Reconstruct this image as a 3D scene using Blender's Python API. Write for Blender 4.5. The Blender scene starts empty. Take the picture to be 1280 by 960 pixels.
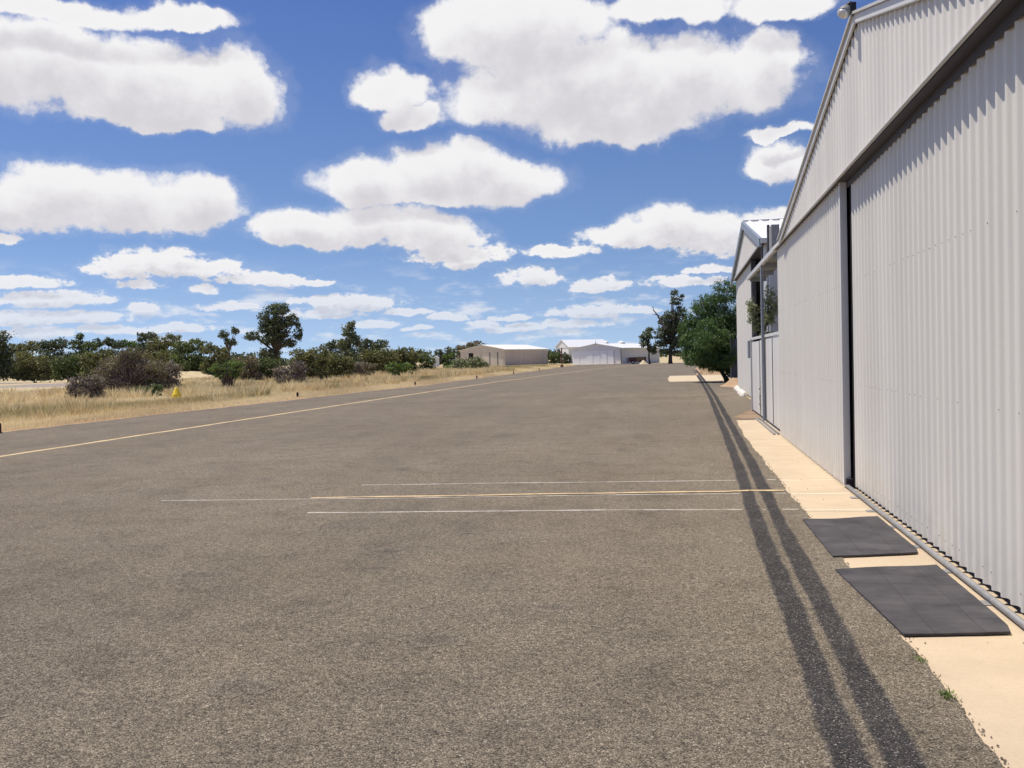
import bpy, math, random
import numpy as np
from mathutils import Vector, Matrix
random.seed(7); RNG = np.random.default_rng(11)
sc = bpy.context.scene
COL = sc.collection
F_PX, EYE = 1200.0, 1.7          # focal length in photo pixels, eye height in metres

# ------------------------------------------------------------------ camera
def cam_axes(roll_deg, vp):
    r = math.radians(roll_deg); dx, dy = vp[0]-640, 480-vp[1]
    ux = dx*math.cos(r)+dy*math.sin(r); uy = -dx*math.sin(r)+dy*math.cos(r)
    ph = math.atan(uy/F_PX); th = math.atan(ux/F_PX*math.cos(ph))
    F = Vector((-math.sin(th)*math.cos(ph), math.cos(th)*math.cos(ph), -math.sin(ph)))
    R = Vector((math.cos(th), math.sin(th), 0)); U = R.cross(F)
    return F, R*math.cos(r)-U*math.sin(r), U*math.cos(r)+R*math.sin(r)
CF, CR, CU = cam_axes(1.4, (850, 443))
CO = Vector((0, 0, EYE))
cd = bpy.data.cameras.new('camera'); cam = bpy.data.objects.new('camera', cd); COL.objects.link(cam)
cd.sensor_width = 36; cd.lens = F_PX/1280*36; cd.clip_start = 0.05; cd.clip_end = 8000
m = Matrix((CR, CU, -CF)).transposed().to_4x4(); m.translation = CO
cam.matrix_world = m; sc.camera = cam
def ray(x, y): return CF*F_PX + CR*(x-640) + CU*(480-y)
def on_ground(x, y, z=0.0): d = ray(x, y); return CO + d*((z-EYE)/d.z)
def at_depth(x, y, Y): d = ray(x, y); return CO + d*(Y/d.y)
def at_x(x, y, X): d = ray(x, y); return CO + d*(X/d.x)

# ------------------------------------------------------------------ scene helpers
def tag(o, label=None, cat=None, group=None, kind=None):
    if label: o['label'] = label
    if cat: o['category'] = cat
    if group: o['group'] = group
    if kind: o['kind'] = kind
    return o
def empty(name, loc, label, cat, group=None):
    o = bpy.data.objects.new(name, None); COL.objects.link(o)
    o.location = loc; o.empty_display_size = .3
    return tag(o, label, cat, group)
def world_loc(o):
    p = Vector(o.location)
    while o.parent: o = o.parent; p += Vector(o.location)
    return p
class MB:
    def __init__(s): s.v = []; s.f = []
    def add(s, vs, fs):
        n = len(s.v); s.v += [tuple(p) for p in vs]; s.f += [tuple(i+n for i in q) for q in fs]; return s
    def box(s, a, b):
        x0, y0, z0 = [min(a[i], b[i]) for i in range(3)]; x1, y1, z1 = [max(a[i], b[i]) for i in range(3)]
        return s.add([(x0,y0,z0),(x1,y0,z0),(x1,y1,z0),(x0,y1,z0),(x0,y0,z1),(x1,y0,z1),(x1,y1,z1),(x0,y1,z1)],
                     [(0,3,2,1),(4,5,6,7),(0,1,5,4),(1,2,6,5),(2,3,7,6),(3,0,4,7)])
    def obox(s, o, u, v, w):      # oriented box from a corner and three edge vectors
        o, u, v, w = map(Vector, (o, u, v, w))
        if u.cross(v).dot(w) < 0: u, v = v, u
        return s.add([o,o+u,o+u+v,o+v,o+w,o+u+w,o+u+v+w,o+v+w],
                     [(0,3,2,1),(4,5,6,7),(0,1,5,4),(1,2,6,5),(2,3,7,6),(3,0,4,7)])
    def prism(s, pts, d):         # polygon (list of 3d points) extruded by d
        d = Vector(d); n = len(pts); a = [Vector(p) for p in pts]
        nrm = (a[1]-a[0]).cross(a[2]-a[1])
        if nrm.dot(d) > 0: a = a[::-1]
        return s.add(a+[p+d for p in a], [tuple(range(n)), tuple(range(2*n-1, n-1, -1))] +
                     [(i, i+n, (i+1) % n+n, (i+1) % n) for i in range(n)])
    def poly(s, pts): return s.add(pts, [tuple(range(len(pts)))])
    def tube(s, pts, rad, n=8, cap=True):
        pts = [Vector(p) for p in pts]; rings = []
        if not hasattr(rad, '__len__'): rad = [rad]*len(pts)
        base = len(s.v)
        for i, p in enumerate(pts):
            t = (pts[min(i+1, len(pts)-1)]-pts[max(i-1, 0)]).normalized()
            a = t.cross(Vector((0,0,1)) if abs(t.z) < .9 else Vector((1,0,0))).normalized(); b = t.cross(a)
            for k in range(n):
                q = 2*math.pi*k/n; s.v.append(tuple(p+(a*math.cos(q)+b*math.sin(q))*rad[i]))
        for i in range(len(pts)-1):
            for k in range(n):
                s.f.append((base+i*n+k, base+i*n+(k+1) % n, base+(i+1)*n+(k+1) % n, base+(i+1)*n+k))
        if cap:
            s.f.append(tuple(base+k for k in range(n))[::-1]); s.f.append(tuple(base+(len(pts)-1)*n+k for k in range(n)))
        return s
    def build(s, name, mat, parent=None, loc=None, smooth=False):
        me = bpy.data.meshes.new(name)
        off = world_loc(parent) if parent else Vector(loc or (0,0,0))
        me.from_pydata([(v[0]-off.x, v[1]-off.y, v[2]-off.z) for v in s.v], [], s.f)
        me.materials.append(mat)
        if smooth: me.polygons.foreach_set('use_smooth', [True]*len(me.polygons))
        o = bpy.data.objects.new(name, me); COL.objects.link(o)
        if parent: o.parent = parent
        else: o.location = off
        return o
def bevel(o, w=.006, seg=2):
    b = o.modifiers.new('bevel', 'BEVEL'); b.width = w; b.segments = seg; b.limit_method = 'ANGLE'; return o
def copy_tree(o, parent=None):
    c = o.copy(); COL.objects.link(c); c.parent = parent
    for ch in [k for k in bpy.data.objects if k.parent == o]: copy_tree(ch, c)
    return c

# ------------------------------------------------------------------ materials
class NT:
    def __init__(s, name):
        s.m = bpy.data.materials.new(name); s.m.use_nodes = True; s.t = s.m.node_tree; s.t.nodes.clear()
        s.out = s.n('ShaderNodeOutputMaterial')
        s.geo = s.n('ShaderNodeNewGeometry'); s.pos = s.geo.outputs['Position']
    def n(s, typ, **kw):
        q = s.t.nodes.new(typ)
        for k, v in kw.items(): setattr(q, k, v)
        return q
    def l(s, a, b): s.t.links.new(a, b)
    def set(s, sock, v):
        if hasattr(v, 'is_output'): s.l(v, sock)
        elif v is not None: sock.default_value = v
    def noise(s, scale, detail=4, rough=.6, vec=None, dist=0.0):
        q = s.n('ShaderNodeTexNoise'); q.inputs['Scale'].default_value = scale; q.inputs['Detail'].default_value = detail
        q.inputs['Roughness'].default_value = rough; q.inputs['Distortion'].default_value = dist
        s.l(vec or s.pos, q.inputs['Vector']); return q.outputs['Fac']
    def ramp(s, fac, stops):
        q = s.n('ShaderNodeValToRGB'); s.l(fac, q.inputs['Fac']); e = q.color_ramp.elements
        while len(e) < len(stops): e.new(.5)
        for i, (p, c) in enumerate(stops):
            e[i].position = p; e[i].color = (c, c, c, 1) if not hasattr(c, '__len__') else (*c, 1)
        return q.outputs['Color']
    def mix(s, fac, a, b, mode='MIX'):
        q = s.n('ShaderNodeMix', data_type='RGBA', blend_type=mode)
        s.set(q.inputs['Factor'], fac)
        for sock, v in ((q.inputs[6], a), (q.inputs[7], b)):
            s.set(sock, (*v, 1) if isinstance(v, tuple) and len(v) == 3 else v)
        return q.outputs[2]
    def math(s, op, a, b=None, c=None, clamp=False):
        q = s.n('ShaderNodeMath', operation=op); q.use_clamp = clamp
        for i, v in enumerate((a, b, c)):
            if v is not None: s.set(q.inputs[i], v)
        return q.outputs[0]
    def scale(s, v3):
        q = s.n('ShaderNodeVectorMath', operation='MULTIPLY'); s.l(s.pos, q.inputs[0]); q.inputs[1].default_value = v3
        return q.outputs[0]
    def pbr(s, color, rough=.8, metal=0.0, bump=None, bstr=.3, bdist=.01, spec=.3):
        p = s.n('ShaderNodeBsdfPrincipled')
        s.set(p.inputs['Base Color'], (*color, 1) if isinstance(color, tuple) else color)
        s.set(p.inputs['Roughness'], rough); p.inputs['Metallic'].default_value = metal
        p.inputs['Specular IOR Level'].default_value = spec
        if bump is not None:
            b = s.n('ShaderNodeBump'); b.inputs['Strength'].default_value = bstr; b.inputs['Distance'].default_value = bdist
            s.l(bump, b.inputs['Height']); s.l(b.outputs[0], p.inputs['Normal'])
        s.l(p.outputs[0], s.out.inputs[0]); return s.m

def plain(name, c, rough=.7, metal=0.0, var=.12, scale=3.0, spec=.3):
    t = NT(name); n = t.noise(scale, 5)
    f = t.ramp(n, [(.25, 1-var), (.75, 1+var*.5)])
    return t.pbr(t.mix(1.0, c, f, 'MULTIPLY'), rough, metal, spec=spec)

def stones_color(t, stops, scale=75.0):
    v = t.n('ShaderNodeTexVoronoi', feature='F1'); v.inputs['Scale'].default_value = scale
    v.inputs['Randomness'].default_value = 1
    t.l(t.scale((1, 1, .25)), v.inputs['Vector'])
    rnd = t.n('ShaderNodeSeparateColor'); t.l(v.outputs['Color'], rnd.inputs[0])
    c = t.ramp(rnd.outputs[0], stops)
    gap = t.ramp(v.outputs['Distance'], [(.30, 1.0), (.80, .45)])
    return t.mix(1.0, c, gap, 'MULTIPLY'), v.outputs['Distance'], rnd.outputs[1]

SEAL = 150
def asphalt_color(t):
    c, d, r2 = stones_color(t, [(0, (.070,.058,.045)), (.2, (.148,.125,.097)), (.5, (.240,.203,.155)), (.8, (.318,.270,.206)), (.955, (.40,.345,.26)), (1, (.60,.54,.45))], SEAL)
    big = t.ramp(t.noise(.22, 6, .6), [(.3, .86), (.7, 1.10)])
    streak = t.ramp(t.noise(.8, 5, .6, t.scale((1.0, .12, 1))), [(.3, .90), (.7, 1.08)])
    mid = t.ramp(t.noise(1.7, 6, .7), [(.30, .76), (.5, 1.0), (.75, 1.10)])
    grit = t.ramp(t.noise(24, 4, .8), [(.33, .58), (.55, 1.04), (.75, 1.25)])
    fine = t.ramp(t.noise(260, 3, .8), [(.3, .86), (.7, 1.14)])
    stain = t.ramp(t.noise(.9, 4, .55, t.scale((.55, 1.25, 1)), .4), [(.66, 1.0), (.75, .78)])
    for k in (big, streak, mid, grit, fine, stain): c = t.mix(1.0, c, k, 'MULTIPLY')
    # grazing sheen painted into the colour: paler away from the camera, darker close by
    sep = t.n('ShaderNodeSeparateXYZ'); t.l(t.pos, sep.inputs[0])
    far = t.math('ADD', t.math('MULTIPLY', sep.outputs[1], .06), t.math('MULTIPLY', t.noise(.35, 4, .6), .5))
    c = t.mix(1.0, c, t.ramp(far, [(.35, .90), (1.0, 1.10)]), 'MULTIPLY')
    warm = t.noise(.5, 3); c = t.mix(t.math('MULTIPLY', warm, .4), c, t.mix(1.0, c, (1.12, .99, .76), 'MULTIPLY'))
    return c, t.math('SUBTRACT', t.math('MULTIPLY', r2, .5), d)
def asphalt_mat():
    t = NT('chip_seal_asphalt'); c, h = asphalt_color(t)
    return t.pbr(c, .9, bump=h, bstr=.4, bdist=.008, spec=.15)
def soft_edge(t, lo, hi, amp=1.1, sc_=40):
    core = t.n('ShaderNodeAttribute', attribute_name='core').outputs['Fac']
    f = t.math('ADD', core, t.math('MULTIPLY', t.math('SUBTRACT', t.noise(sc_, 4, .7), .5), amp))
    return t.ramp(f, [(lo, 0), (hi, 1)])
def tar_mat():
    t = NT('bitumen_patch')
    c, d, r2 = stones_color(t, [(0, (.022,.021,.021)), (.5, (.052,.047,.044)), (.85, (.084,.076,.069)), (.95, (.16,.14,.12)), (1, (.34,.31,.28))], SEAL)
    for k in (t.ramp(t.noise(1.2, 6, .65), [(.3, .75), (.7, 1.35)]), t.ramp(t.noise(17, 4, .7), [(.3, .72), (.7, 1.25)])):
        c = t.mix(1.0, c, k, 'MULTIPLY')
    a, h = asphalt_color(t)
    worn = t.ramp(t.noise(3.2, 5, .7), [(.56, 1.0), (.78, .8)])
    f = t.math('MULTIPLY', soft_edge(t, .22, .62), worn)
    return t.pbr(t.mix(f, a, c), .85, bump=h, bstr=.35, bdist=.008, spec=.15)
def stain_mat():
    t = NT('oil_stained_asphalt'); c, h = asphalt_color(t)
    f = t.math('MULTIPLY', soft_edge(t, .40, .90, 1.7, 13), .42)
    return t.pbr(t.mix(f, c, t.mix(1.0, c, (.30,.29,.30), 'MULTIPLY')), .8, bump=h, bstr=.4, bdist=.008, spec=.2)
def concrete_mat(name, c0, var=1.0):
    t = NT(name)
    c = t.mix(t.ramp(t.noise(.9, 7, .65), [(.3, 0), (.7, 1)]), tuple(k*(1-.14*var) for k in c0), tuple(k*(1+.07*var) for k in c0))
    c = t.mix(1.0, c, t.ramp(t.noise(45, 4, .7), [(.3, .93), (.7, 1.05)]), 'MULTIPLY')
    c = t.mix(t.ramp(t.noise(5, 5, .7), [(.60, 0), (.72, .25*var)]), c, tuple(k*.62 for k in c0))
    sp = t.n('ShaderNodeTexVoronoi'); sp.inputs['Scale'].default_value = 13; t.l(t.pos, sp.inputs['Vector'])
    c = t.mix(t.ramp(sp.outputs['Distance'], [(.03, .6), (.06, 0)]), c, (.16, .12, .08))
    return t.pbr(c, .9, bump=t.noise(60, 5, .7), bstr=.12, bdist=.01, spec=.2)
def paint_mat(name, c, under, wear=.5, sc_=22):
    t = NT(name)
    n = t.math('ADD', t.math('MULTIPLY', t.noise(sc_*3, 3, .7), .55), t.math('MULTIPLY', t.noise(2.2, 4, .6), .45))
    f = t.ramp(n, [(wear-.09, 0), (wear+.07, 1)])
    return t.pbr(t.mix(f, under, c), .8, spec=.25)
def cladding_mat(name, c, dirt=(.42,.36,.28), rough=.42, low=.5, z0=0.0):
    t = NT(name)
    v = t.ramp(t.noise(1.2, 5, .6, t.scale((1, 1, .25))), [(.3, .955), (.7, 1.03)])
    col = t.mix(1.0, c, v, 'MULTIPLY')
    cell = t.n('ShaderNodeTexNoise', noise_dimensions='1D'); cell.inputs['Scale'].default_value = 1.31; cell.inputs['Detail'].default_value = 2
    sep = t.n('ShaderNodeSeparateXYZ'); t.l(t.pos, sep.inputs[0]); t.l(sep.outputs[1], cell.inputs['W'])
    col = t.mix(1.0, col, t.ramp(cell.outputs['Fac'], [(.35, .96), (.65, 1.02)]), 'MULTIPLY')
    zz = t.math('SUBTRACT', sep.outputs[2], z0)
    dz = t.math('MULTIPLY', t.math('SUBTRACT', 1.0, t.math('DIVIDE', zz, low), clamp=True), t.ramp(t.noise(6, 5, .7), [(.3, .1), (.7, .75)]))
    col = t.mix(t.math('MULTIPLY', dz, .55), col, dirt)
    spots = t.ramp(t.noise(26, 3, .6), [(.70, 0), (.78, .16)])
    col = t.mix(spots, col, dirt)
    return t.pbr(col, rough, bump=t.noise(2.0, 3, .5, t.scale((1,1,.5))), bstr=.05, bdist=.03, spec=.4)
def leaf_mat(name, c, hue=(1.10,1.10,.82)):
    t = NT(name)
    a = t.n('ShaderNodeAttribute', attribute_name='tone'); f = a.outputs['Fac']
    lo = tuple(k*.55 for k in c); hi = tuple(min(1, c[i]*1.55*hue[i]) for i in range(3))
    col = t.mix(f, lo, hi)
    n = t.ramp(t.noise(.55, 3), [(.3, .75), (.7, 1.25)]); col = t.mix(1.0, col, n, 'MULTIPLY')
    d = t.n('ShaderNodeBsdfPrincipled'); t.l(col, d.inputs['Base Color']); d.inputs['Roughness'].default_value = .55
    d.inputs['Specular IOR Level'].default_value = .25
    tr = t.n('ShaderNodeBsdfTranslucent'); t.l(t.mix(1.0, col, (1.1, 1.2, .6), 'MULTIPLY'), tr.inputs['Color'])
    mx = t.n('ShaderNodeMixShader'); mx.inputs[0].default_value = .22
    t.l(d.outputs[0], mx.inputs[1]); t.l(tr.outputs[0], mx.inputs[2]); t.l(mx.outputs[0], t.out.inputs[0])
    return t.m
def grass_mat():
    t = NT('dry_grass')
    a = t.n('ShaderNodeAttribute', attribute_name='tone'); g = t.n('ShaderNodeAttribute', attribute_name='green')
    c = t.mix(a.outputs['Fac'], (.60,.45,.23), (.98,.84,.53))
    c = t.mix(g.outputs['Fac'], c, t.mix(a.outputs['Fac'], (.20,.18,.075), (.48,.42,.19)))
    d = t.n('ShaderNodeBsdfDiffuse'); t.l(c, d.inputs[0])
    tr = t.n('ShaderNodeBsdfTranslucent'); t.l(c, tr.inputs[0])
    mx = t.n('ShaderNodeMixShader'); mx.inputs[0].default_value = .35
    t.l(d.outputs[0], mx.inputs[1]); t.l(tr.outputs[0], mx.inputs[2]); t.l(mx.outputs[0], t.out.inputs[0]); return t.m
def ground_mat():
    t = NT('dry_ground')
    c = t.mix(t.ramp(t.noise(.11, 5, .6), [(.35, 0), (.65, 1)]), (.58,.465,.29), (.51,.41,.24))
    c = t.mix(t.ramp(t.noise(.05, 6, .65), [(.5, 0), (.66, .8)]), c, (.25,.235,.11))
    c = t.mix(1.0, c, t.ramp(t.noise(1.1, 6, .7), [(.3, .7), (.7, 1.2)]), 'MULTIPLY')
    return t.pbr(c, .95, bump=t.noise(2, 6, .7), bstr=.5, bdist=.1, spec=.1)
def bark_mat(name, c):
    t = NT(name); n = t.noise(5, 6, .7, t.scale((3, 3, .6)))
    return t.pbr(t.mix(n, tuple(k*.5 for k in c), tuple(min(1, k*1.4) for k in c)), .9, bump=n, bstr=.5, bdist=.03, spec=.1)
def mat_rubber():
    t = NT('black_rubber')
    br = t.n('ShaderNodeTexBrick'); br.inputs['Scale'].default_value = 1; t.l(t.pos, br.inputs['Vector'])
    br.inputs['Brick Width'].default_value = .29; br.inputs['Row Height'].default_value = .3; br.inputs['Mortar Size'].default_value = .006
    br.inputs['Color1'].default_value = (.9,.9,.9,1); br.inputs['Color2'].default_value = (1.15,1.15,1.15,1); br.inputs['Mortar'].default_value = (.72,.72,.72,1)
    br.offset = 0
    c = t.mix(t.ramp(t.noise(2.6, 6, .65), [(.35, 0), (.7, 1)]), (.040,.037,.040), (.092,.084,.083))
    c = t.mix(.8, c, t.mix(1.0, c, br.outputs['Color'], 'MULTIPLY'))
    c = t.mix(t.ramp(t.noise(34, 3, .6), [(.68, 0), (.8, .5)]), c, (.20,.17,.14))
    return t.pbr(c, .72, bump=t.noise(120, 3, .6), bstr=.25, bdist=.004, spec=.3)
M = dict(
    asphalt=asphalt_mat(), tar=tar_mat(), stain=stain_mat(), concrete=concrete_mat('tan_concrete', (.56,.445,.305)),
    pad=concrete_mat('pale_concrete', (.62,.50,.33)),
    white_line=paint_mat('worn_white_paint', (.62,.57,.50), (.22,.187,.145), .49),
    concrete_line=paint_mat('faded_white_paint', (.72,.63,.48), (.56,.445,.305), .46),
    yellow_line=paint_mat('worn_yellow_paint', (.68,.50,.27), (.24,.19,.14), .47),
    taxi_line=paint_mat('sun_bleached_yellow_paint', (.66,.49,.26), (.24,.19,.14), .42),
    far_line=paint_mat('faint_yellow_paint', (.48,.34,.19), (.22,.175,.135), .48),
    wall=cladding_mat('off_white_cladding', (.745,.71,.63)), gable=cladding_mat('off_white_gable_cladding', (.775,.74,.665), z0=-50),
    trim=plain('pale_grey_trim', (.56,.55,.53), .45, 0, .08), trim2=plain('light_trim', (.66,.65,.62), .45, 0, .08),
    beam=plain('dark_header_steel', (.075,.07,.08), .6), dark=plain('dark_shadow_gap', (.025,.023,.028), .8),
    galv=plain('galvanised_steel', (.30,.29,.275), .55, .1, .25, 9), steel=plain('blue_grey_steel', (.25,.27,.30), .55),
    barge=plain('blue_grey_barge', (.24,.29,.35), .5), darkpost=plain('dark_brown_post', (.085,.083,.09), .6),
    roof=plain('white_roof_sheet', (.84,.84,.83), .35, 0, .05, 1), roofA=plain('zinc_roof_sheet', (.7,.7,.7), .4, .1, .06, 1),
    recess=plain('grey_door_sheet', (.50,.51,.52), .5, 0, .1, 1.5), gate=cladding_mat('pale_gate_sheet', (.74,.71,.65), low=.4),
    inside=plain('dim_hangar_lining', (.12,.11,.10), .9), rubber=mat_rubber(), glass=plain('lamp_lens', (.75,.74,.70), .12, .25, .05, 20, .6),
    black=plain('black_plastic', (.018,.018,.02), .5), yellow=plain('yellow_plastic', (.85,.62,.05), .5, 0, .08), white=plain('white_painted', (.80,.79,.76), .5),
    tan=cladding_mat('beige_cladding', (.74,.655,.51), low=.6), tan_shade=cladding_mat('shaded_beige_cladding', (.60,.505,.415), low=.6), tanroof=plain('cream_roof', (.86,.84,.76), .4, 0, .04, 1),  # front and side copies of one beige; weaker light on the side painted in
    farfront=cladding_mat('far_brightened_cladding', (.82,.80,.77), low=.4), farwhite=plain('far_white_door', (.90,.91,.90), .5, 0, .05, .5), fargrey=cladding_mat('far_grey_cladding', (.60,.57,.53), low=.6), seam=plain('seam_dark', (.20,.20,.21), .7),  # front copy of the cladding brightened in colour where the sun only grazes
    rust=plain('rusty_red_paint', (.20,.055,.045), .8, 0, .3, 4), maroon=plain('maroon_paint', (.14,.055,.05), .7, 0, .25, 3), timber=plain('old_timber', (.26,.175,.095), .9, 0, .3, 4),
    fence=plain('dark_blue_fence', (.07,.08,.105), .6, 0, .15, 2), ground=ground_mat(), grass=grass_mat(),
    dirt=concrete_mat('orange_dirt', (.45,.30,.175), 2.0), litter=concrete_mat('leaf_litter_dirt', (.29,.205,.13), 2.2), track=concrete_mat('grey_pink_track', (.33,.28,.245), 1.5),
    bark=bark_mat('brown_bark', (.10,.075,.055)), palebark=bark_mat('pale_bark', (.22,.18,.15)), twig=bark_mat('grey_twig', (.17,.13,.125)),
    stone=plain('whitewashed_stone', (.72,.68,.60), .9, 0, .2, 8), gravel=plain('brown_gravel', (.13,.095,.07), .9, 0, .4, 60))
LEAF = dict(
    dark=leaf_mat('dark_eucalypt_leaf', (.105,.122,.085)), grey=leaf_mat('grey_green_leaf', (.15,.168,.12)), olive=leaf_mat('olive_leaf', (.162,.160,.088)),
    green=leaf_mat('mid_green_leaf', (.118,.146,.070)), bright=leaf_mat('bright_green_leaf', (0.1313,0.1837,0.0665)), pepper=leaf_mat('pepper_tree_leaf', (.080,.132,.055)),
    purple=leaf_mat('purple_grey_leaf', (.205,.182,.165), (1.1,1,.95)), brown=leaf_mat('brown_leaf', (.195,.175,.130), (1.1,1,.9)), sage=leaf_mat('sage_leaf', (0.21,0.2363,0.1488), (1.1,1.05,.9)),
    weed=leaf_mat('weed_leaf', (.11,.16,.035)))
# the sun stands to the left, high
TO_SUN = Vector((-1.0, .10, 2.45)).normalized()

# ------------------------------------------------------------------ ground and pavements
def lerp_path(path, y):
    if y <= path[0][0]: return path[0][1]
    for (a, x0), (b, x1) in zip(path, path[1:]):
        if y <= b: return x0+(x1-x0)*(y-a)/(b-a)
    return path[-1][1]
class Ragged:
    def __init__(s, seed, amps): s.r = random.Random(seed); s.t = [(a, w, s.r.random()*9) for a, w in amps]
    def __call__(s, y): return sum(a*math.sin(y*w+p) for a, w, p in s.t)+s.r.uniform(-1, 1)*s.t[0][0]*.7
def ys_list(y0, y1):
    ys = [y0]
    while ys[-1] < y1: ys.append(ys[-1]+(.018 if ys[-1] < 9 else .05 if ys[-1] < 28 else .25 if ys[-1] < 80 else 1.0))
    ys[-1] = y1; return ys
def strip(name, mat, left, right, y0, y1, z, rl=None, rr=None, kind='structure', soft=False):
    b = MB(); ys = ys_list(y0, y1); n = len(ys)
    vs, core = [], []
    for y in ys:
        a = lerp_path(left, y)+(rl(y) if rl else 0); c = lerp_path(right, y)+(rr(y) if rr else 0); e = min(.055, (c-a)*.36) if soft else 0
        for x, k in (((a-.01,0),(a+e,1),(c-e,1),(c+.01,0)) if soft else ((a,1),(c,1))): vs.append((x, y, z)); core.append(k)
    w = 4 if soft else 2
    b.add(vs, [(w*i+j, w*i+j+1, w*i+w+j+1, w*i+w+j) for i in range(n-1) for j in range(w-1)])
    o = b.build(name, mat); at = o.data.attributes.new('core', 'FLOAT', 'POINT'); at.data.foreach_set('value', core)
    return tag(o, kind=kind)
g = MB()
gx = [-3000,-900,-400,-200,-120,-80,-60,-45,-35,-28,-23,-20,-12,-4,4,12,30,100,400,900,3000]
gy = [-300,-40,0,20,35,50,65,80,100,130,160,200,260,350,600,1200,4500]
rg = random.Random(3)
vs = []
for y in gy:
    for x in gx:
        z = -.03
        if -130 < x < -21 and 10 < y < 190: z = rg.uniform(-.05, .12)
        vs.append((x, y, z))
W_ = len(gx)
g.add(vs, [(j*W_+i, j*W_+i+1, (j+1)*W_+i+1, (j+1)*W_+i) for j in range(len(gy)-1) for i in range(W_-1)])
tag(g.build('ground', M['ground'], smooth=True), kind='structure')
LEFT_EDGE = [(-40,-18.6),(23,-18.5),(45,-18.0),(64,-17.2),(95,-18.0),(130,-18.8),(155,-19.8),(180,-20.6),(205,-21)]
RIGHT_EDGE = [(-40,1.26),(20,1.26),(24.9,1.36),(25.0,2.0),(28,2.2),(34,2.5),(60,2.5),(77,2.2),(80,1.4),(110,1.5),(150,3),(205,8)]
strip('verge_dirt', M['dirt'], [(y, x-.55) for y, x in LEFT_EDGE], [(y, x+.3) for y, x in LEFT_EDGE], 10, 180, .003, Ragged(41, [(.10, 2.1),(.14,.5),(.08,5)]))
strip('apron', M['asphalt'], LEFT_EDGE, RIGHT_EDGE, -30, 198, .008, Ragged(1, [(.05, .9),(.10,.31),(.04,3)]), Ragged(2, [(.006, 9),(.012,2.3),(.004,21)]))
b = MB()
for y0, y1 in ((-6.0,1.9),(1.912,10.55),(10.562,19.2),(19.212,25.25)):
    b.box((.9, y0, -.2), (2.9, y1, 0.0))
tag(b.build('concrete_strip', M['concrete']), kind='structure')
tag(MB().box((2.9,-6,-.2),(20,20.4,-.004)).build('hangar_floor', M['concrete']), kind='structure')
strip('leaf_litter', M['litter'], [(24.6,1.5),(26,1.42),(28,1.75),(30,2.25)], [(24.6,2.4),(30,2.8)], 25.26, 30, .012, Ragged(5, [(.05, 7),(.06,2.1)]))
strip('driveway_pad', M['pad'], [(60,-.75),(77.5,-.9)], [(60,6),(77.5,6)], 60.8, 77.3, .0105, Ragged(8, [(.03, 1.2),(.05,.4)]))
strip('dirt_verge', M['dirt'], [(77.3,1.3),(110,1.7),(150,3.2),(190,6)], [(77.3,9),(110,14),(190,30)], 77.4, 190, .012, Ragged(9, [(.08, 1.2),(.1,.4)]))
tb = MB(); tb.poly([(p.x, p.y, .06) for p in (on_ground(-60,488), on_ground(88,487.5), on_ground(92,478.5), on_ground(-60,479))])
tag(tb.build('gravel_track', M['track']), kind='structure')
TAR_L = [(0,.53),(4,.58),(8,.63),(11,.66),(12,.70),(14,.74),(20,.83),(39,1.06),(60,1.18),(107,1.36)]
for k, (a, bb) in enumerate(((-.018,.172),(.192,.382))):
    strip('tar_strip', M['tar'], [(y, x+a+(.03 if k and 10.6 < y < 11.5 else 0)) for y, x in TAR_L], [(y, x+bb) for y, x in TAR_L], -2, 106, .0118+.0014*k,
          Ragged(20+k, [(.002, 12),(.006,1.3),(.004,5)]), Ragged(30+k, [(.002, 12),(.007,1.7),(.004,6)]), soft=True)
def paint(name, mat, pts, w, z, seed, wob=.012, step=.06):
    pts = [Vector((*p, 0)) for p in pts]; L, R = [], []; r = random.Random(seed); ph = r.random()*6
    for a, c in zip(pts, pts[1:]):
        d = c-a; n = max(2, int(d.length/step)); q = Vector((-d.y, d.x, 0)).normalized()
        for i in range(n+1):
            p = a+d*i/n+q*(wob*math.sin(ph+p_len(a, d, i, n)*1.3)+wob*.6*math.sin(ph*2+p_len(a, d, i, n)*3.1))
            h = w*.5*(1+r.uniform(-.22, .22)); L.append(p+q*h); R.append(p-q*h)
    o = MB(); n = len(L)
    o.add([(p.x, p.y, z) for p in L]+[(p.x, p.y, z) for p in R], [(i, n+i, n+i+1, i+1) for i in range(n-1)])
    return tag(o.build(name, mat), kind='structure')
def p_len(a, d, i, n): return (a.x+a.y)+d.length*i/n
paint('white_marking', M['white_line'], [(-4.35,12.62),(-1.5,12.86),(1.22,13.1)], .05, .0104, 1)
paint('white_marking', M['white_line'], [(-6.5,11.16),(-4.3,11.33),(-1.5,11.62),(1.22,11.84)], .045, .0104, 2)
paint('white_marking', M['white_line'], [(-4.2,10.28),(-1.5,10.48),(1.22,10.63)], .05, .0104, 3)
paint('yellow_marking', M['yellow_line'], [(-4.6,11.42),(-1.8,11.68),(-.6,11.86),(.45,11.98),(.8,12.08),(1.22,12.05)], .095, .0155, 4, .028)
paint('white_marking', M['concrete_line'], [(1.27,13.1),(1.95,13.15)], .05, .0012, 5)
paint('white_marking', M['concrete_line'], [(1.27,11.84),(1.95,11.9)], .06, .0012, 6)
paint('white_marking', M['concrete_line'], [(1.27,10.64),(1.93,10.7)], .05, .0012, 7)
paint('faint_marking', M['far_line'], [(-3.9,39.8),(-1,40.1),(2.2,40.5)], .16, .0104, 8, .02)
paint('taxiway_line', M['taxi_line'], [(-13.25,-10),(-13.3,17),(-13.45,45),(-13.3,70),(-12.6,95),(-11.4,125),(-9.5,155),(-7.0,180)], .17, .0104, 9, .015, .5)

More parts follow.
